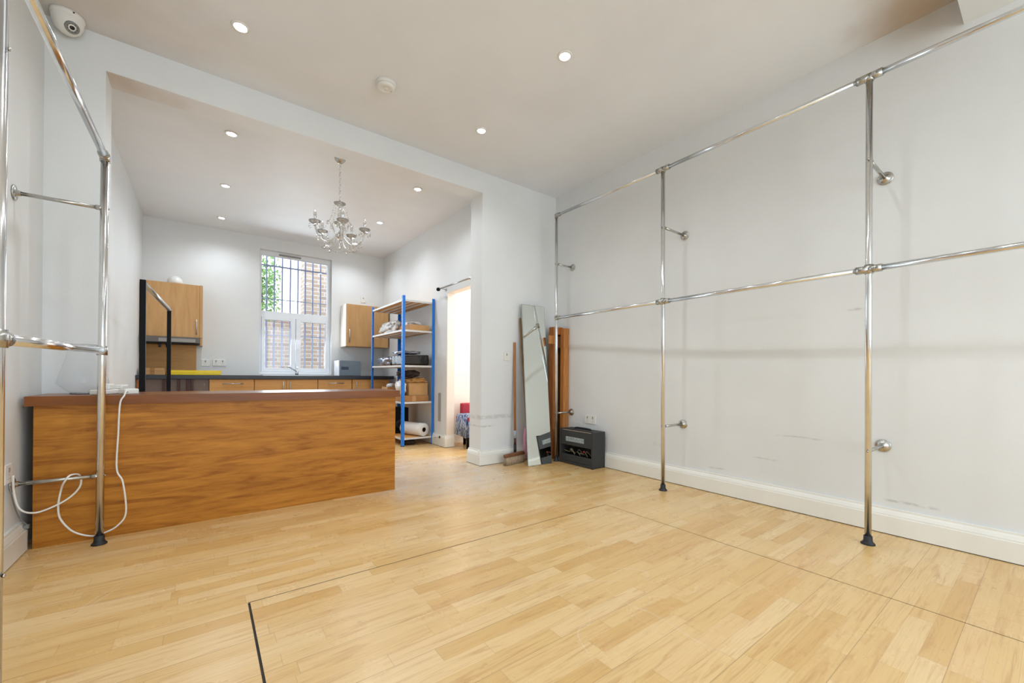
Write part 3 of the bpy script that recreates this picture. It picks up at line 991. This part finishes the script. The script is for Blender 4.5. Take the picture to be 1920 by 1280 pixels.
# ------------------------------------------------------------------ blue steel shelving
SX0, SX1, SY0, SY1 = 1.96, 2.392, 4.88, 6.06
rk = thing('storage_shelving', 'blue steel shelving unit with five boards beside the doorway', 'shelving', (2.16, 5.47, 0))


def ang_post(x, y, sx, sy, z1):
    mb = MB()
    a, t = .034, .003
    mb.box(min(x, x + sx * a), max(x, x + sx * a), min(y, y + sy * t), max(y, y + sy * t), 0, z1)
    mb.box(min(x, x + sx * t), max(x, x + sx * t), min(y + sy * t, y + sy * a), max(y + sy * t, y + sy * a), 0, z1)
    p = mb.build('post', M['blue_paint'], rk)
    s2 = MB()
    k = .10
    while k < z1 - .02:
        s2.box(min(x - sx * .0006, x + sx * .0004), max(x - sx * .0006, x + sx * .0004), min(y + sy * .014, y + sy * .021), max(y + sy * .014, y + sy * .021), k, k + .018)
        k += .05
    q = s2.build('slots', M['black_metal'], p)
    q['kind'] = 'stuff'
    MB().box(min(x - sx * .003, x + sx * .037), max(x - sx * .003, x + sx * .037), min(y - sy * .003, y + sy * .037), max(y - sy * .003, y + sy * .037), 0, .008).build('foot_cap', M['black_rubber'], p)


for (x, y, sx, sy) in ((SX0, SY0, 1, 1), (SX1, SY0, -1, 1), (SX0, SY1, 1, -1), (SX1, SY1, -1, -1)):
    ang_post(x, y, sx, sy, 1.88)
LV = (1.83, 1.455, 1.01, .55, .10)
for z in LV:
    s_ = MB().box(SX0 + .006, SX1 - .006, SY0 + .006, SY1 - .006, z - .012, z).build('shelf', M['chip'], rk)
    for nm, bb in (('beam', (SX0 + .004, SX0 + .020, SY0 + .005, SY1 - .005)), ('beam', (SX1 - .020, SX1 - .004, SY0 + .005, SY1 - .005)),
                   ('beam', (SX0 + .021, SX1 - .021, SY0 + .004, SY0 + .02)), ('beam', (SX0 + .021, SX1 - .021, SY1 - .02, SY1 - .004))):
        MB().box(*bb, z - .020, z + .003).build(nm, M['beam_paint'], s_)
    for x in (SX0 + .11, SX0 + .20, SX0 + .29):
        MB().box(x - .012, x + .012, SY0 + .021, SY1 - .021, z - .022, z - .0125).build('tie_bar', M['beam_paint'], s_)


def openbox(name, x0, x1, y0, y1, z0, z1, m, label, group=None, flaps=True, rz=0.0, cat='box'):
    t = thing(name, label, cat, ((x0 + x1) / 2, (y0 + y1) / 2, z0), group)
    w_ = .005
    mb = MB()
    mb.box(x0, x1, y0, y1, z0, z0 + w_).box(x0, x1, y0, y0 + w_, z0 + w_, z1).box(x0, x1, y1 - w_, y1, z0 + w_, z1)
    mb.box(x0, x0 + w_, y0 + w_, y1 - w_, z0 + w_, z1).box(x1 - w_, x1, y0 + w_, y1 - w_, z0 + w_, z1)
    mb.build('carton', m, t)
    if flaps:
        fl_ = (y1 - y0) * .35
        a = MB().box(x0 + .003, x1 - .003, -fl_, 0, 0, .004, 0, Matrix.Translation((0, y0, z1 + .001)) @ Matrix.Rotation(math.radians(28), 4, 'X')).build('flap', m, t)
        a = MB().box(-fl_, 0, y0 + .003, y1 - .003, 0, .004, 0, Matrix.Translation((x0, 0, z1 + .001)) @ Matrix.Rotation(math.radians(-50), 4, 'Y')).build('flap', m, t)
    return t


# second board: open tray carton, printed bag, white sheets
z = LV[1] + .0035
openbox('open_carton', 2.07, 2.34, 4.93, 5.28, z, z + .075, M['cardboard'], 'shallow open cardboard box on the second shelf from the top', 'cartons on the blue shelving', flaps=False)
o = MB().blob((2.08, 5.60, z + .080), (.085, .30, .084), 3, .35, 2.4, 4, -.93, .08).build('plastic_bag', M['grey_pattern']); tag(recenter(o), 'crumpled grey and white printed plastic bag on the second shelf', 'bag')
o = MB().blob((2.20, 5.13, z + .10), (.09, .13, .030), 9, .3, 2.2, 4, -.85, .08).build('packing_sheet', M['white_film']); tag(recenter(o), 'folded white packing sheets sticking out of the shallow carton', 'sheet')
# third board: black sack and silver sack
z = LV[2] + .0035
o = MB().box(1.995, 2.345, 4.93, 5.34, z, z + .130, .02).build('folded_sack', M['black_film'])
for v_ in o.data.vertices:
    v_.co.z += .02 * noise.noise(Vector(v_.co) * 9) if v_.co.z > z + .06 else 0
tag(recenter(o), 'glossy black folded plastic sack on the middle shelf', 'sack')
o = MB().blob((2.12, 5.13, z + .165), (.15, .22, .024), 5, .25, 2.5, 4, None, .1).build('silver_sleeve', M['silver_film']); tag(recenter(o), 'silvery blue plastic sleeve on top of the black sack', 'bag')
o = MB().blob((2.06, 5.66, z + .062), (.085, .27, .066), 6, .3, 2.6, 4, -.85, .15).build('folded_bag', M['silver_film']); tag(recenter(o), 'shiny grey folded bag lying on the far half of middle shelf', 'bag')
# fourth board
z = LV[3] + .0035
fb = thing('flat_carton', 'flat taped cardboard box at the bottom of the pile on fourth shelf', 'box', (2.15, 5.1, z), 'cartons on the blue shelving')
MB().box(1.985, 2.335, 4.92, 5.34, z, z + .075, .002).build('carton', M['cardboard_dark'], fb)
MB().box(2.11, 2.16, 4.918, 4.9195, z + .001, z + .074).build('tape', M['cardboard'], fb)
openbox('open_carton', 2.08, 2.335, 4.95, 5.28, z + .077, z + .235, M['cardboard'], 'tan open cardboard box holding brown paper on the fourth shelf', 'cartons on the blue shelving', flaps=False)
o = MB().blob((2.20, 5.08, z + .262), (.135, .17, .040), 12, .35, 2.3, 4, -.6, .15).build('brown_paper', M['paper_brown']); tag(recenter(o), 'crumpled brown paper folded over the tan open box', 'paper')
o = MB().blob((2.13, 5.10, z + .352), (.115, .17, .046), 14, .35, 2.6, 4, None, .2).build('dark_cloth', M['dark_cloth']); tag(recenter(o), 'dark brown crumpled cloth heaped on top of the brown paper', 'cloth')
o = MB().blob((2.02, 5.08, z + .172), (.042, .12, .085), 15, .3, 2.2, 4, None, .12).build('white_bag', M['white_film']); tag(recenter(o), 'white crumpled plastic bag beside tan box on fourth shelf', 'bag')
openbox('open_carton', 2.00, 2.17, 5.50, 5.72, z, z + .17, M['cardboard'], 'small open carton on the far half of fourth shelf', 'cartons on the blue shelving', flaps=False)
o = MB().lathe([(0, 0), (.045, 0), (.055, .11), (.052, .11), (.043, .005), (0, .005)], 20, Matrix.Translation((2.05, 5.90, z))).build('blue_tub', M['cup_blue']); tag(recenter(o), 'small bright blue plastic tub near the far blue post', 'tub')
o = MB().blob((2.09, 5.61, z + .185), (.05, .08, .030), 17, .3, 2.6, 3, None, .2).build('tissue_paper', M['white_film']); tag(recenter(o), 'white crumpled tissue paper poking out of small carton', 'paper')
# bottom board
z = LV[4] + .0035
sp = thing('speaker_box', 'black upright box standing behind the white roll on bottom shelf', 'speaker', (2.07, 5.45, z))
MB().box(2.00, 2.25, 5.36, 5.60, z, z + .34, .006).build('cabinet', M['black_metal'], sp)
MB().lathe([(.055, 0), (.06, .004), (.05, .006), (.02, -.002), (0, .0)], 24, Matrix.Translation((2.125, 5.3585, z + .12)) @ Matrix.Rotation(PI / 2, 4, 'X')).build('cone', M['black_rubber'], sp)
rl = thing('paper_roll', 'large white paper roll with a dark hollow core on bottom shelf', 'roll', (2.2, 5.0, z))
c0, c1 = Vector((2.270, 4.905, z + .084)), Vector((2.155, 5.265, z + .084))
dv = (c1 - c0).normalized()
L_ = (c1 - c0).length
R_ = dv.to_track_quat('Z', 'Y').to_matrix().to_4x4()
MB().lathe([(.031, 0), (.079, 0), (.083, .003), (.083, L_ - .003), (.079, L_), (.031, L_), (.031, 0)], 36, Matrix.Translation(c0) @ R_).build('sheet_roll', M['roller_white'], rl)
MB().lathe([(.0265, .002), (.0305, .002), (.0305, L_ - .002), (.0265, L_ - .002), (.0265, .002)], 24, Matrix.Translation(c0) @ R_).build('core', M['dark_brown'], rl)
o = MB().blob((2.10, 5.02, .030), (.09, .10, .028), 18, .3, 2.4, 3, -.95, .1).build('dark_rag', M['dark_cloth']); tag(recenter(o), 'dark rag pushed under the lowest shelf', 'cloth')

# bits on the kitchen right wall
cr2 = thing('curtain_rod', 'dark metal curtain rod with ball finial above the doorway', 'curtain rod', (2.33, 4.2, 1.93))
MB().tube([(2.33, 4.63, 1.962), (2.33, 3.70, 1.962)], .010, 12).build('rod', M['chrome_dull'], cr2)
MB().blob((2.33, 4.655, 1.962), (.022, .026, .022), 1, .05, 1, 3).build('finial', M['black_metal'], cr2)
for y in (4.58, 3.93):
    MB().tube([(2.33, y, 1.962), (XKR - .004, y, 1.955)], .005, 10).lathe([(0, 0), (.018, 0), (.018, .004), (0, .004)], 14, Matrix.Translation((XKR - .0005, y, 1.955)) @ Matrix.Rotation(-PI / 2, 4, 'Y')).build('bracket', M['steel'], cr2)
o = MB().box(XKR - .026, XKR - .001, 4.70, 4.725, .31, .665, .003).build('metal_strip', M['steel_dark']); tag(recenter(o), 'narrow upright metal strip on wall between shelving and doorway', 'strip')
ds = thing('door_stop', 'small dark door hook low on the wall beside the shelving', 'hook', (XKR - .03, 4.66, .105))
MB().tube([(XKR - .03, 4.66, .115), (XKR - .09, 4.70, .11)], .005, 8).build('hook_arm', M['chrome_dull'], ds)
MB().lathe([(0, 0), (.014, .002), (.016, .008), (.008, .012), (0, .014)], 14, Matrix.Translation((XKR - .029, 4.66, .115)) @ Matrix.Rotation(-PI / 2, 4, 'Y')).build('hook_plate', M['dark_brown'], ds)

# ------------------------------------------------------------------ chair in the side room
chx = 2.70
cc = thing('upholstered_chair', 'low red upholstered chair glimpsed through the doorway', 'chair', (2.8, 4.45, 0))
for x, y in ((2.575, 4.32), (2.90, 4.32), (2.70, 4.61), (2.90, 4.61)):
    MB().tube([(x, y, 0), (x, y, .27)], [.018, .024], 12).build('leg', M['black_metal'], cc)
MB().box(2.555, 2.93, 4.28, 4.595, .27, .385, .02).build('seat', M['red'], cc)
MB().box(2.672, 2.93, 4.632, 4.70, .27, .53, .015).build('backrest', M['red'], cc)
bl = MB()
N = 28
top, bot = [], []
for k in range(N):
    a = 2 * PI * k / N
    sx_, sy_ = math.copysign(abs(math.cos(a)) ** .45, math.cos(a)), math.copysign(abs(math.sin(a)) ** .45, math.sin(a))
    top.append(bl.bm.verts.new((2.745 + sx_ * .200, 4.438 + sy_ * .172, .404)))
    fl_ = 1 + .06 * math.sin(a * 7)
    bot.append(bl.bm.verts.new((2.745 + sx_ * .232 * fl_, 4.43 + sy_ * .178 * fl_, .15 + .02 * math.sin(a * 3))))
cen = bl.bm.verts.new((2.745, 4.438, .406))
for k in range(N):
    bl.bm.faces.new((top[k], top[(k + 1) % N], cen)).smooth = True
    bl.bm.faces.new((bot[k], bot[(k + 1) % N], top[(k + 1) % N], top[k])).smooth = True
o = bl.build('throw_cloth', M['denim'])
md = o.modifiers.new('thick', 'SOLIDIFY')
md.thickness = .004
tag(o, 'blue and grey printed cloth draped over the seat of red chair', 'cloth')

# ------------------------------------------------------------------ things leaning in the corner
br = thing('push_broom', 'wooden floor broom leaning on the return wall left of the mirror', 'broom', (2.5, 3.35, 0))
a, b_ = Vector((2.560, 3.350, .10)), Vector((2.608, 3.436, 1.243))
k1, k2 = a + (b_ - a) * .075, a + (b_ - a) * .20
MB().tube([k2, b_ - Vector((0, 0, .004)), b_], [.012, .0125, .009], 14).build('handle', M['stick'], br)
MB().tube([a + (b_ - a) * .0, k1], [.0145, .0145], 14).build('grip', M['black_rubber'], br)
MB().tube([k1, k1 + (k2 - k1) * .45], .0128, 14).build('collar', M['dark_brown'], br)
MB().tube([k1 + (k2 - k1) * .45, k2], .0127, 14).build('sleeve', M['label'], br)
HM = Matrix.Translation((2.530, 3.310, 0)) @ Matrix.Rotation(math.radians(12), 4, 'Z')
MB().box(-.15, .15, -.010, .030, .078, .112, .012, HM, 3).build('head_block', M['brown_block'], br)
hb = MB()
random.seed(2)
for i in range(34):
    for j in range(3):
        x = -.138 + i * .0083
        y = -.002 + j * .012
        hb.tube([HM @ Vector((x, y, .08)), HM @ Vector((x * 1.03 + random.uniform(-.002, .002), y * 1.7 - .006 + random.uniform(-.003, .003), .002))], .0042, 5)
q = hb.build('bristles', M['bristle'], br)
q['kind'] = 'stuff'
o = MB().tube([(2.685, 3.285, .03), (2.668, 3.425, 1.503)], [.011, .0125], 4).build('wooden_pole', M['stick_dark'])
tag(o, 'slim brown wooden pole leaning behind left edge of the mirror', 'pole')
o = MB().blob((2.765, 3.375, .205), (.072, .028, .19), 4, .15, 1.2, 4, -.98).build('pink_cushion', M['pink'])
tag(recenter(o), 'pink rounded cushion squeezed behind the leaning mirror', 'cushion')

mi = thing('leaning_mirror', 'tall frameless mirror leaning against the return wall in the corner', 'mirror', (2.705, 3.122, 0))
B0, B1, T0, T1 = Vector((2.556, 3.134, .002)), Vector((2.850, 3.110, .002)), Vector((2.660, 3.391, 1.645)), Vector((2.954, 3.367, 1.645))
nrm = (B1 - B0).cross(T0 - B0).normalized()
if nrm.y > 0:
    nrm = -nrm


def slab(a, b, c, d, n, t, name, m_, par):
    mb = MB()
    P = [mb.bm.verts.new(v) for v in (a, b, c, d)] + [mb.bm.verts.new(v - n * t) for v in (a, b, c, d)]
    for f_ in ((0, 1, 2, 3), (7, 6, 5, 4), (0, 4, 5, 1), (1, 5, 6, 2), (2, 6, 7, 3), (3, 7, 4, 0)):
        mb.bm.faces.new([P[i] for i in f_])
    return mb.build(name, m_, par)


up = (T0 - B0).normalized()
rt = (B1 - B0).normalized()
slab(B0, B1, T1, T0, nrm, .006, 'backing', M['mirror_edge'], mi)
e_ = .004
slab(B0 + rt * e_ + up * e_ + nrm * .0012, B1 - rt * e_ + up * e_ + nrm * .0012, T1 - rt * .004 - up * e_ + nrm * .0012, T0 + rt * e_ - up * e_ + nrm * .0012, nrm, .001, 'mirror_glass', M['mirror'], mi)

tb = thing('timber_boards', 'bundle of orange-brown timber boards standing in the corner by the rail', 'timber', (3.03, 3.32, 0))
MB().box(3.008, 3.046, 3.275, 3.345, .0, 1.425, .003).build('board', M['plank'], tb)
MB().box(3.048, 3.184, 3.322, 3.345, .01, 1.41, .002).build('panel', M['plank_dark'], tb)
MB().box(3.106, 3.184, 3.213, 3.268, .0, 1.412, .003).build('board', M['plank_light'], tb)
MB().box(3.048, 3.150, 3.270, 3.320, 1.345, 1.425, .002).build('head_block', M['plank'], tb)
MB().box(2.935, 3.030, 3.238, 3.272, 1.235, 1.325, .004).build('peg', M['plank_light'], tb)
MB().box(3.050, 3.140, 3.268, 3.320, 1.20, 1.325, .004).build('notch_block', M['plank_dark'], tb)

# ------------------------------------------------------------------ grey amplifier
am = thing('guitar_amplifier', 'grey vinyl covered amplifier cabinet with open lower slot on floor by right wall', 'amplifier', (3.07, 2.91, 0))
AX0, AX1, AY0, AY1, AZ = 2.977, 3.158, 2.675, 3.135, .352
s_ = MB()
s_.box(AX0, AX1, AY0, AY0 + .02, .006, AZ, .003).box(AX0, AX1, AY1 - .02, AY1, .006, AZ, .003)
s_.box(AX0, AX1, AY0 + .02, AY1 - .02, .006, .028).box(AX0 + .045, AX1, AY0 + .02, AY1 - .02, AZ - .018, AZ)
s_.box(AX1 - .012, AX1, AY0 + .02, AY1 - .02, .028, AZ - .018)
s_.build('cabinet', M['grey_vinyl'], am)
MB().box(AX0 + .003, AX0 + .018, AY0 + .021, AY1 - .021, .192, AZ - .012, .002).build('upper_panel', M['grey_vinyl'], am)
MB().box(AX0 + .003, AX0 + .018, AY0 + .021, AY1 - .021, .029, .098, .002).build('lower_panel', M['grey_vinyl'], am)
MB().box(AX0 + .019, AX0 + .040, AY0 + .025, AY1 - .025, AZ - .016, AZ - .010).build('control_strip', M['bristle'], am)
lb = MB().box(AX0 + .0005, AX0 + .0028, 2.79, 3.04, .232, .278, .0008).build('label_plate', M['label'], am)
ink = MB()
random.seed(8)
y = 3.028
while y > 2.80:
    w_ = random.uniform(.010, .028)
    for zz in (.262, .250):
        if random.random() < .75:
            ink.box(AX0 - .0003, AX0 + .0006, y - w_, y, zz, zz + .005)
    y -= w_ + .008
ink.box(AX0 - .0003, AX0 + .0006, 2.80, 3.02, .238, .2395)
ink.build('print', M['label_ink'], lb)
jk = MB()
for i in range(9):
    y0 = random.uniform(AY0 + .05, AY1 - .15)
    jk.tube(bez([(3.03 + random.uniform(-.02, .04), y0, .10), (3.02, y0 + .04, .13 + random.uniform(0, .03)), (3.05, y0 + .09, .11), (3.02, y0 + .13, .125)], 5), .0028, 6)
jk.build('loose_wires', M['wire_tan'], am)
MB().box(3.03, 3.11, 2.76, 2.90, .030, .108, .003).box(3.04, 3.11, 2.93, 3.02, .030, .115, .003).build('chassis', M['black_metal'], am)
MB().box(3.0, 3.012, 2.80, 2.822, .140, .155, .003).build('red_knob', M['red'], am)
MB().tube(bez([(3.09, 2.80, AZ + .001), (3.09, 2.82, AZ + .010), (3.09, 2.91, AZ + .012), (3.09, 3.0, AZ + .010), (3.09, 3.02, AZ + .001)], 6), .009, 10).build('carry_handle', M['black_rubber'], am)
for x, y in ((AX0, AY0), (AX1 - .02, AY0), (AX0, AY1 - .02), (AX1 - .02, AY1 - .02)):
    MB().box(x, x + .02, y, y + .02, 0, .0058).build('foot', M['black_rubber'], am)

# ------------------------------------------------------------------ ceiling fittings
def downlight(x, y, z, label, power):
    t = thing('downlight', label, 'ceiling light', (x, y, z - .012), 'recessed ceiling downlights')
    T = Matrix.Translation((x, y, z))
    MB().lathe([(.032, -.003), (.034, -.008), (.045, -.005), (.047, 0), (.032, 0)], 28, T).build('bezel', M['white_plastic'], t)
    MB().lathe([(0, -.0035), (.0315, -.0035), (.0315, 0), (0, 0)], 24, T).build('lamp', M['lamp'], t)
    l = bpy.data.lights.new('downlight_beam', 'SPOT')
    l.energy = power
    l.spot_size = math.radians(150)
    l.spot_blend = .9
    l.shadow_soft_size = .022
    l.color = (.86, .93, 1.0)
    lo = bpy.data.objects.new('downlight_beam', l)
    lo.location = (x, y, z - .02)
    COL.objects.link(lo)
    return t


PW = 17
for x, y, lab in ((.155, 2.87, 'lit downlight in the main ceiling nearest the domed camera'), (1.815, 2.87, 'lit downlight in the main ceiling just right of the smoke alarm'),
                  (1.805, 1.88, 'large lit downlight nearest the viewer in the main ceiling'),):
    downlight(x, y, ZC, lab, PW)
for x, y in ((.155, 1.88), (.155, .89), (1.81, .89)):
    downlight(x, y, ZC, 'main ceiling downlight above and behind the viewer', PW)
for x, y in ((.155, -.8), (1.81, -.8), (.155, -1.9), (1.81, -1.9)):
    downlight(x, y, 2.765, 'shopfront soffit downlight above and behind the viewer', PW)
for x, y, lab in ((.163, 4.04, 'kitchen ceiling downlight left of the chandelier, closest to the beam'), (.163, 5.20, 'kitchen ceiling downlight in the left row, second from the beam'),
                  (.16, 6.305, 'left row kitchen ceiling downlight closest to the back wall'), (1.775, 4.04, 'kitchen ceiling downlight right of the chandelier, closest to the beam'),
                  (1.786, 5.23, 'kitchen ceiling downlight low beside the right arm of chandelier'), (1.78, 6.305, 'right row kitchen downlight near back wall, seen behind the chandelier')):
    downlight(x, y, ZK, lab, PW * 1.2)

sm = thing('smoke_alarm', 'round white smoke alarm on the main ceiling', 'smoke alarm', (.997, 2.815, 2.875))
T = Matrix.Translation((.997, 2.815, ZC)) @ Matrix.Rotation(PI, 4, 'X')
MB().lathe([(0, 0), (.068, 0), (.070, .006), (.069, .018), (0, .018)], 36, T).build('base', M['white_plastic'], sm)
MB().lathe([(0, .019), (.060, .019), (.062, .030), (.052, .038), (.030, .040), (.028, .036), (.012, .036), (.010, .040), (0, .041)], 36, T).build('cover', M['white_plastic'], sm)
MB().lathe([(0, .041), (.004, .041), (.003, .044), (0, .044)], 10, T @ Matrix.Translation((.035, 0, -.003))).build('button', M['camera_grey'], sm)

dc = thing('dome_camera', 'white dome security camera with grey lens in the ceiling corner', 'security camera', (-.625, 3.36, 2.80))
T = Matrix.Translation((-.632, 3.375, ZC)) @ Matrix.Rotation(PI, 4, 'X')
MB().lathe([(0, 0), (.070, 0), (.071, .010), (.066, .030), (0, .032)], 36, T).build('mount', M['white_plastic'], dc)
MB().lathe([(.066, .030), (.064, .052), (.054, .078), (.036, .097), (.018, .105), (0, .107)], 36, T).build('dome', M['white_plastic'], dc)
dirv = Vector((.42, -.62, -.66)).normalized()
T2 = Matrix.Translation(Vector((-.632, 3.375, ZC - .045)) + dirv * .040) @ dirv.to_track_quat('Z', 'Y').to_matrix().to_4x4()
lz = MB().lathe([(0, 0), (.031, 0), (.031, .022), (.027, .024), (.012, .018), (0, .018)], 28, T2).build('lens_ring', M['camera_grey'], dc)
MB().lathe([(0, .0185), (.0125, .0185), (.010, .023), (0, .0245)], 20, T2).build('lens', M['camera_lens'], lz)
ty = MB()
for k in range(10):
    ty.lathe([(0, .0), (.0022, 0), (.0018, .003), (0, .003)], 8, T2 @ Matrix.Rotation(2 * PI * k / 10, 4, 'Z') @ Matrix.Translation((.020, 0, .0215)))
ty.build('led_ring', M['camera_lens'], lz)
MB().tube([(-.60, 3.32, ZC - .012), (-.595, 3.31, ZC - .012)], .004, 8).build('screw', M['dark_brown'], dc)

# ------------------------------------------------------------------ chandelier
CX, CY = .951, 3.837
ch = thing('chandelier', 'five-armed clear crystal chandelier hanging from the kitchen ceiling', 'chandelier', (CX, CY, 2.0))
TC = Matrix.Translation((CX, CY, 0))
MB().lathe([(0, ZK - .001), (.058, ZK - .001), (.062, ZK - .008), (.050, ZK - .020), (.044, ZK - .050), (.026, ZK - .070), (.014, ZK - .078), (0, ZK - .080)][::-1], 28, TC).build('canopy', M['chrome_dull'], ch)
lk = MB()
zt = ZK - .078
k = 0
while zt > 2.43:
    R0 = Matrix.Translation((CX, CY, zt - .015)) @ Matrix.Rotation(PI / 2 * (k % 2) + .4, 4, 'Z')
    pts = [R0 @ Vector((.008 * math.cos(2 * PI * i / 12), 0, .018 * math.sin(2 * PI * i / 12))) for i in range(13)]
    lk.tube(pts, .0024, 6)
    zt -= .027
    k += 1
lk.build('chain', M['chrome'], ch)
MB().lathe([(0, 2.372), (.010, 2.374), (.030, 2.388), (.046, 2.402), (.050, 2.410), (.046, 2.408), (.028, 2.396), (.008, 2.405), (.006, 2.435), (0, 2.436)], 28, TC).build('top_bobeche', M['crystal'], ch)
MB().lathe([(0, 2.235), (.012, 2.236), (.013, 2.25), (.009, 2.26), (.013, 2.28), (.017, 2.32), (.015, 2.35), (.009, 2.37), (0, 2.372)], 24, TC).build('column', M['crystal'], ch)
MB().lathe([(0, 2.205), (.012, 2.207), (.038, 2.220), (.050, 2.236), (.047, 2.237), (.03, 2.226), (0, 2.234)], 28, TC).build('middle_bobeche', M['crystal'], ch)
MB().lathe([(0, 2.085), (.012, 2.09), (.030, 2.105), (.034, 2.120), (.028, 2.135), (.012, 2.145), (.008, 2.17), (.010, 2.20), (0, 2.205)], 28, TC).build('hub', M['chrome'], ch)
MB().lathe([(0, 1.995), (.008, 2.0), (.014, 2.012), (.008, 2.024), (.003, 2.03), (.003, 2.085), (0, 2.086)], 20, TC).build('bottom_drop', M['crystal'], ch)


def crystal_string(mb, a, b, sag, n, r):
    a, b = Vector(a), Vector(b)
    for i in range(n + 1):
        t = i / n
        p = a.lerp(b, t) - Vector((0, 0, sag * 4 * t * (1 - t)))
        s = r * (1.0 if i % 3 else 1.5)
        mb.lathe([(0, -s), (s * .9, 0), (0, s)], 6, Matrix.Translation(p), smooth=False)


def drop(mb, p, s):
    mb.lathe([(0, -2.6 * s), (s, -1.1 * s), (.75 * s, -.3 * s), (0, .3 * s)], 6, Matrix.Translation(p), smooth=False)
    mb.lathe([(0, .35 * s), (.5 * s, .8 * s), (0, 1.3 * s)], 6, Matrix.Translation(p), smooth=False)


az0 = math.atan2(CY, CX) + PI
arm0 = None
R_arm = .212
# one arm is modelled along +X from the hub, then copied round
arm_pts = bez([(.028, 0, 2.12), (.06, 0, 2.075), (.10, 0, 2.045), (.15, 0, 2.052), (.192, 0, 2.10), (R_arm, 0, 2.165)], 7)
scr = bez([(.028, 0, 2.13), (.050, 0, 2.15), (.070, 0, 2.19), (.088, 0, 2.225), (.106, 0, 2.225), (.108, 0, 2.206), (.097, 0, 2.20)], 6)
arm = MB().tube(arm_pts, .0075, 10).build('arm', M['crystal'])
kids = []
kids.append(MB().tube(scr, .0052, 8).build('scroll', M['crystal']))
kids.append(MB().lathe([(0, 2.160), (.010, 2.162), (.030, 2.172), (.047, 2.188), (.050, 2.196), (.046, 2.194), (.028, 2.180), (.012, 2.178), (0, 2.178)], 24, Matrix.Translation((R_arm, 0, 0))).build('drip_pan', M['crystal']))
kids.append(MB().lathe([(0, 2.178), (.012, 2.179), (.013, 2.20), (.009, 2.205), (.009, 2.225), (.014, 2.232), (.014, 2.236), (0, 2.237)], 18, Matrix.Translation((R_arm, 0, 0))).build('candle_cup', M['chrome']))
kids.append(MB().lathe([(0, 2.237), (.009, 2.24), (.014, 2.255), (.011, 2.272), (.005, 2.288), (0, 2.300)], 16, Matrix.Translation((R_arm, 0, 0))).build('candle_bulb', M['crystal']))
for k in range(6):
    dm = MB()
    a = 2 * PI * k / 6
    p = Vector((R_arm + .047 * math.cos(a), .047 * math.sin(a), 2.165))
    dm.tube([p + Vector((0, 0, .028)), p + Vector((0, 0, .004))], .0009, 5)
    drop(dm, p - Vector((0, 0, .012)), .0075 if k % 2 else .009)
    kids.append(dm.build('crystal_drop', M['crystal']))
for q_, s_ in ((Vector((.12, 0, 2.012)), .011), (Vector((.185, 0, 2.050)), .010)):
    dm = MB()
    drop(dm, q_, s_)
    kids.append(dm.build('crystal_drop', M['crystal']))
dm = MB()
crystal_string(dm, (R_arm, .0, 2.155), (.11, .0, 2.20), .05, 9, .0048)
kids.append(dm.build('bead_string', M['crystal']))
gm = MB()
ca, sa_ = math.cos(2 * PI / 5), math.sin(2 * PI / 5)
crystal_string(gm, (.178, 0, 2.075), (.178 * ca, .178 * sa_, 2.075), .065, 16, .0050)
kids.append(gm.build('crystal_garland', M['crystal']))
gm = MB()
crystal_string(gm, (.10, 0, 2.225), (.045, 0, 2.400), .035, 12, .0048)
kids.append(gm.build('upper_garland', M['crystal']))
for kk in kids:
    kk.parent = arm
for i in range(5):
    a_ = arm if i == 0 else arm.copy()
    if i:
        COL.objects.link(a_)
        for kk in kids:
            c2 = kk.copy()
            COL.objects.link(c2)
            c2.parent = a_
    a_.parent = ch
    a_.location = (0, 0, -2.0)
    a_.rotation_euler = (0, 0, az0 + 2 * PI * i / 5 + .12)
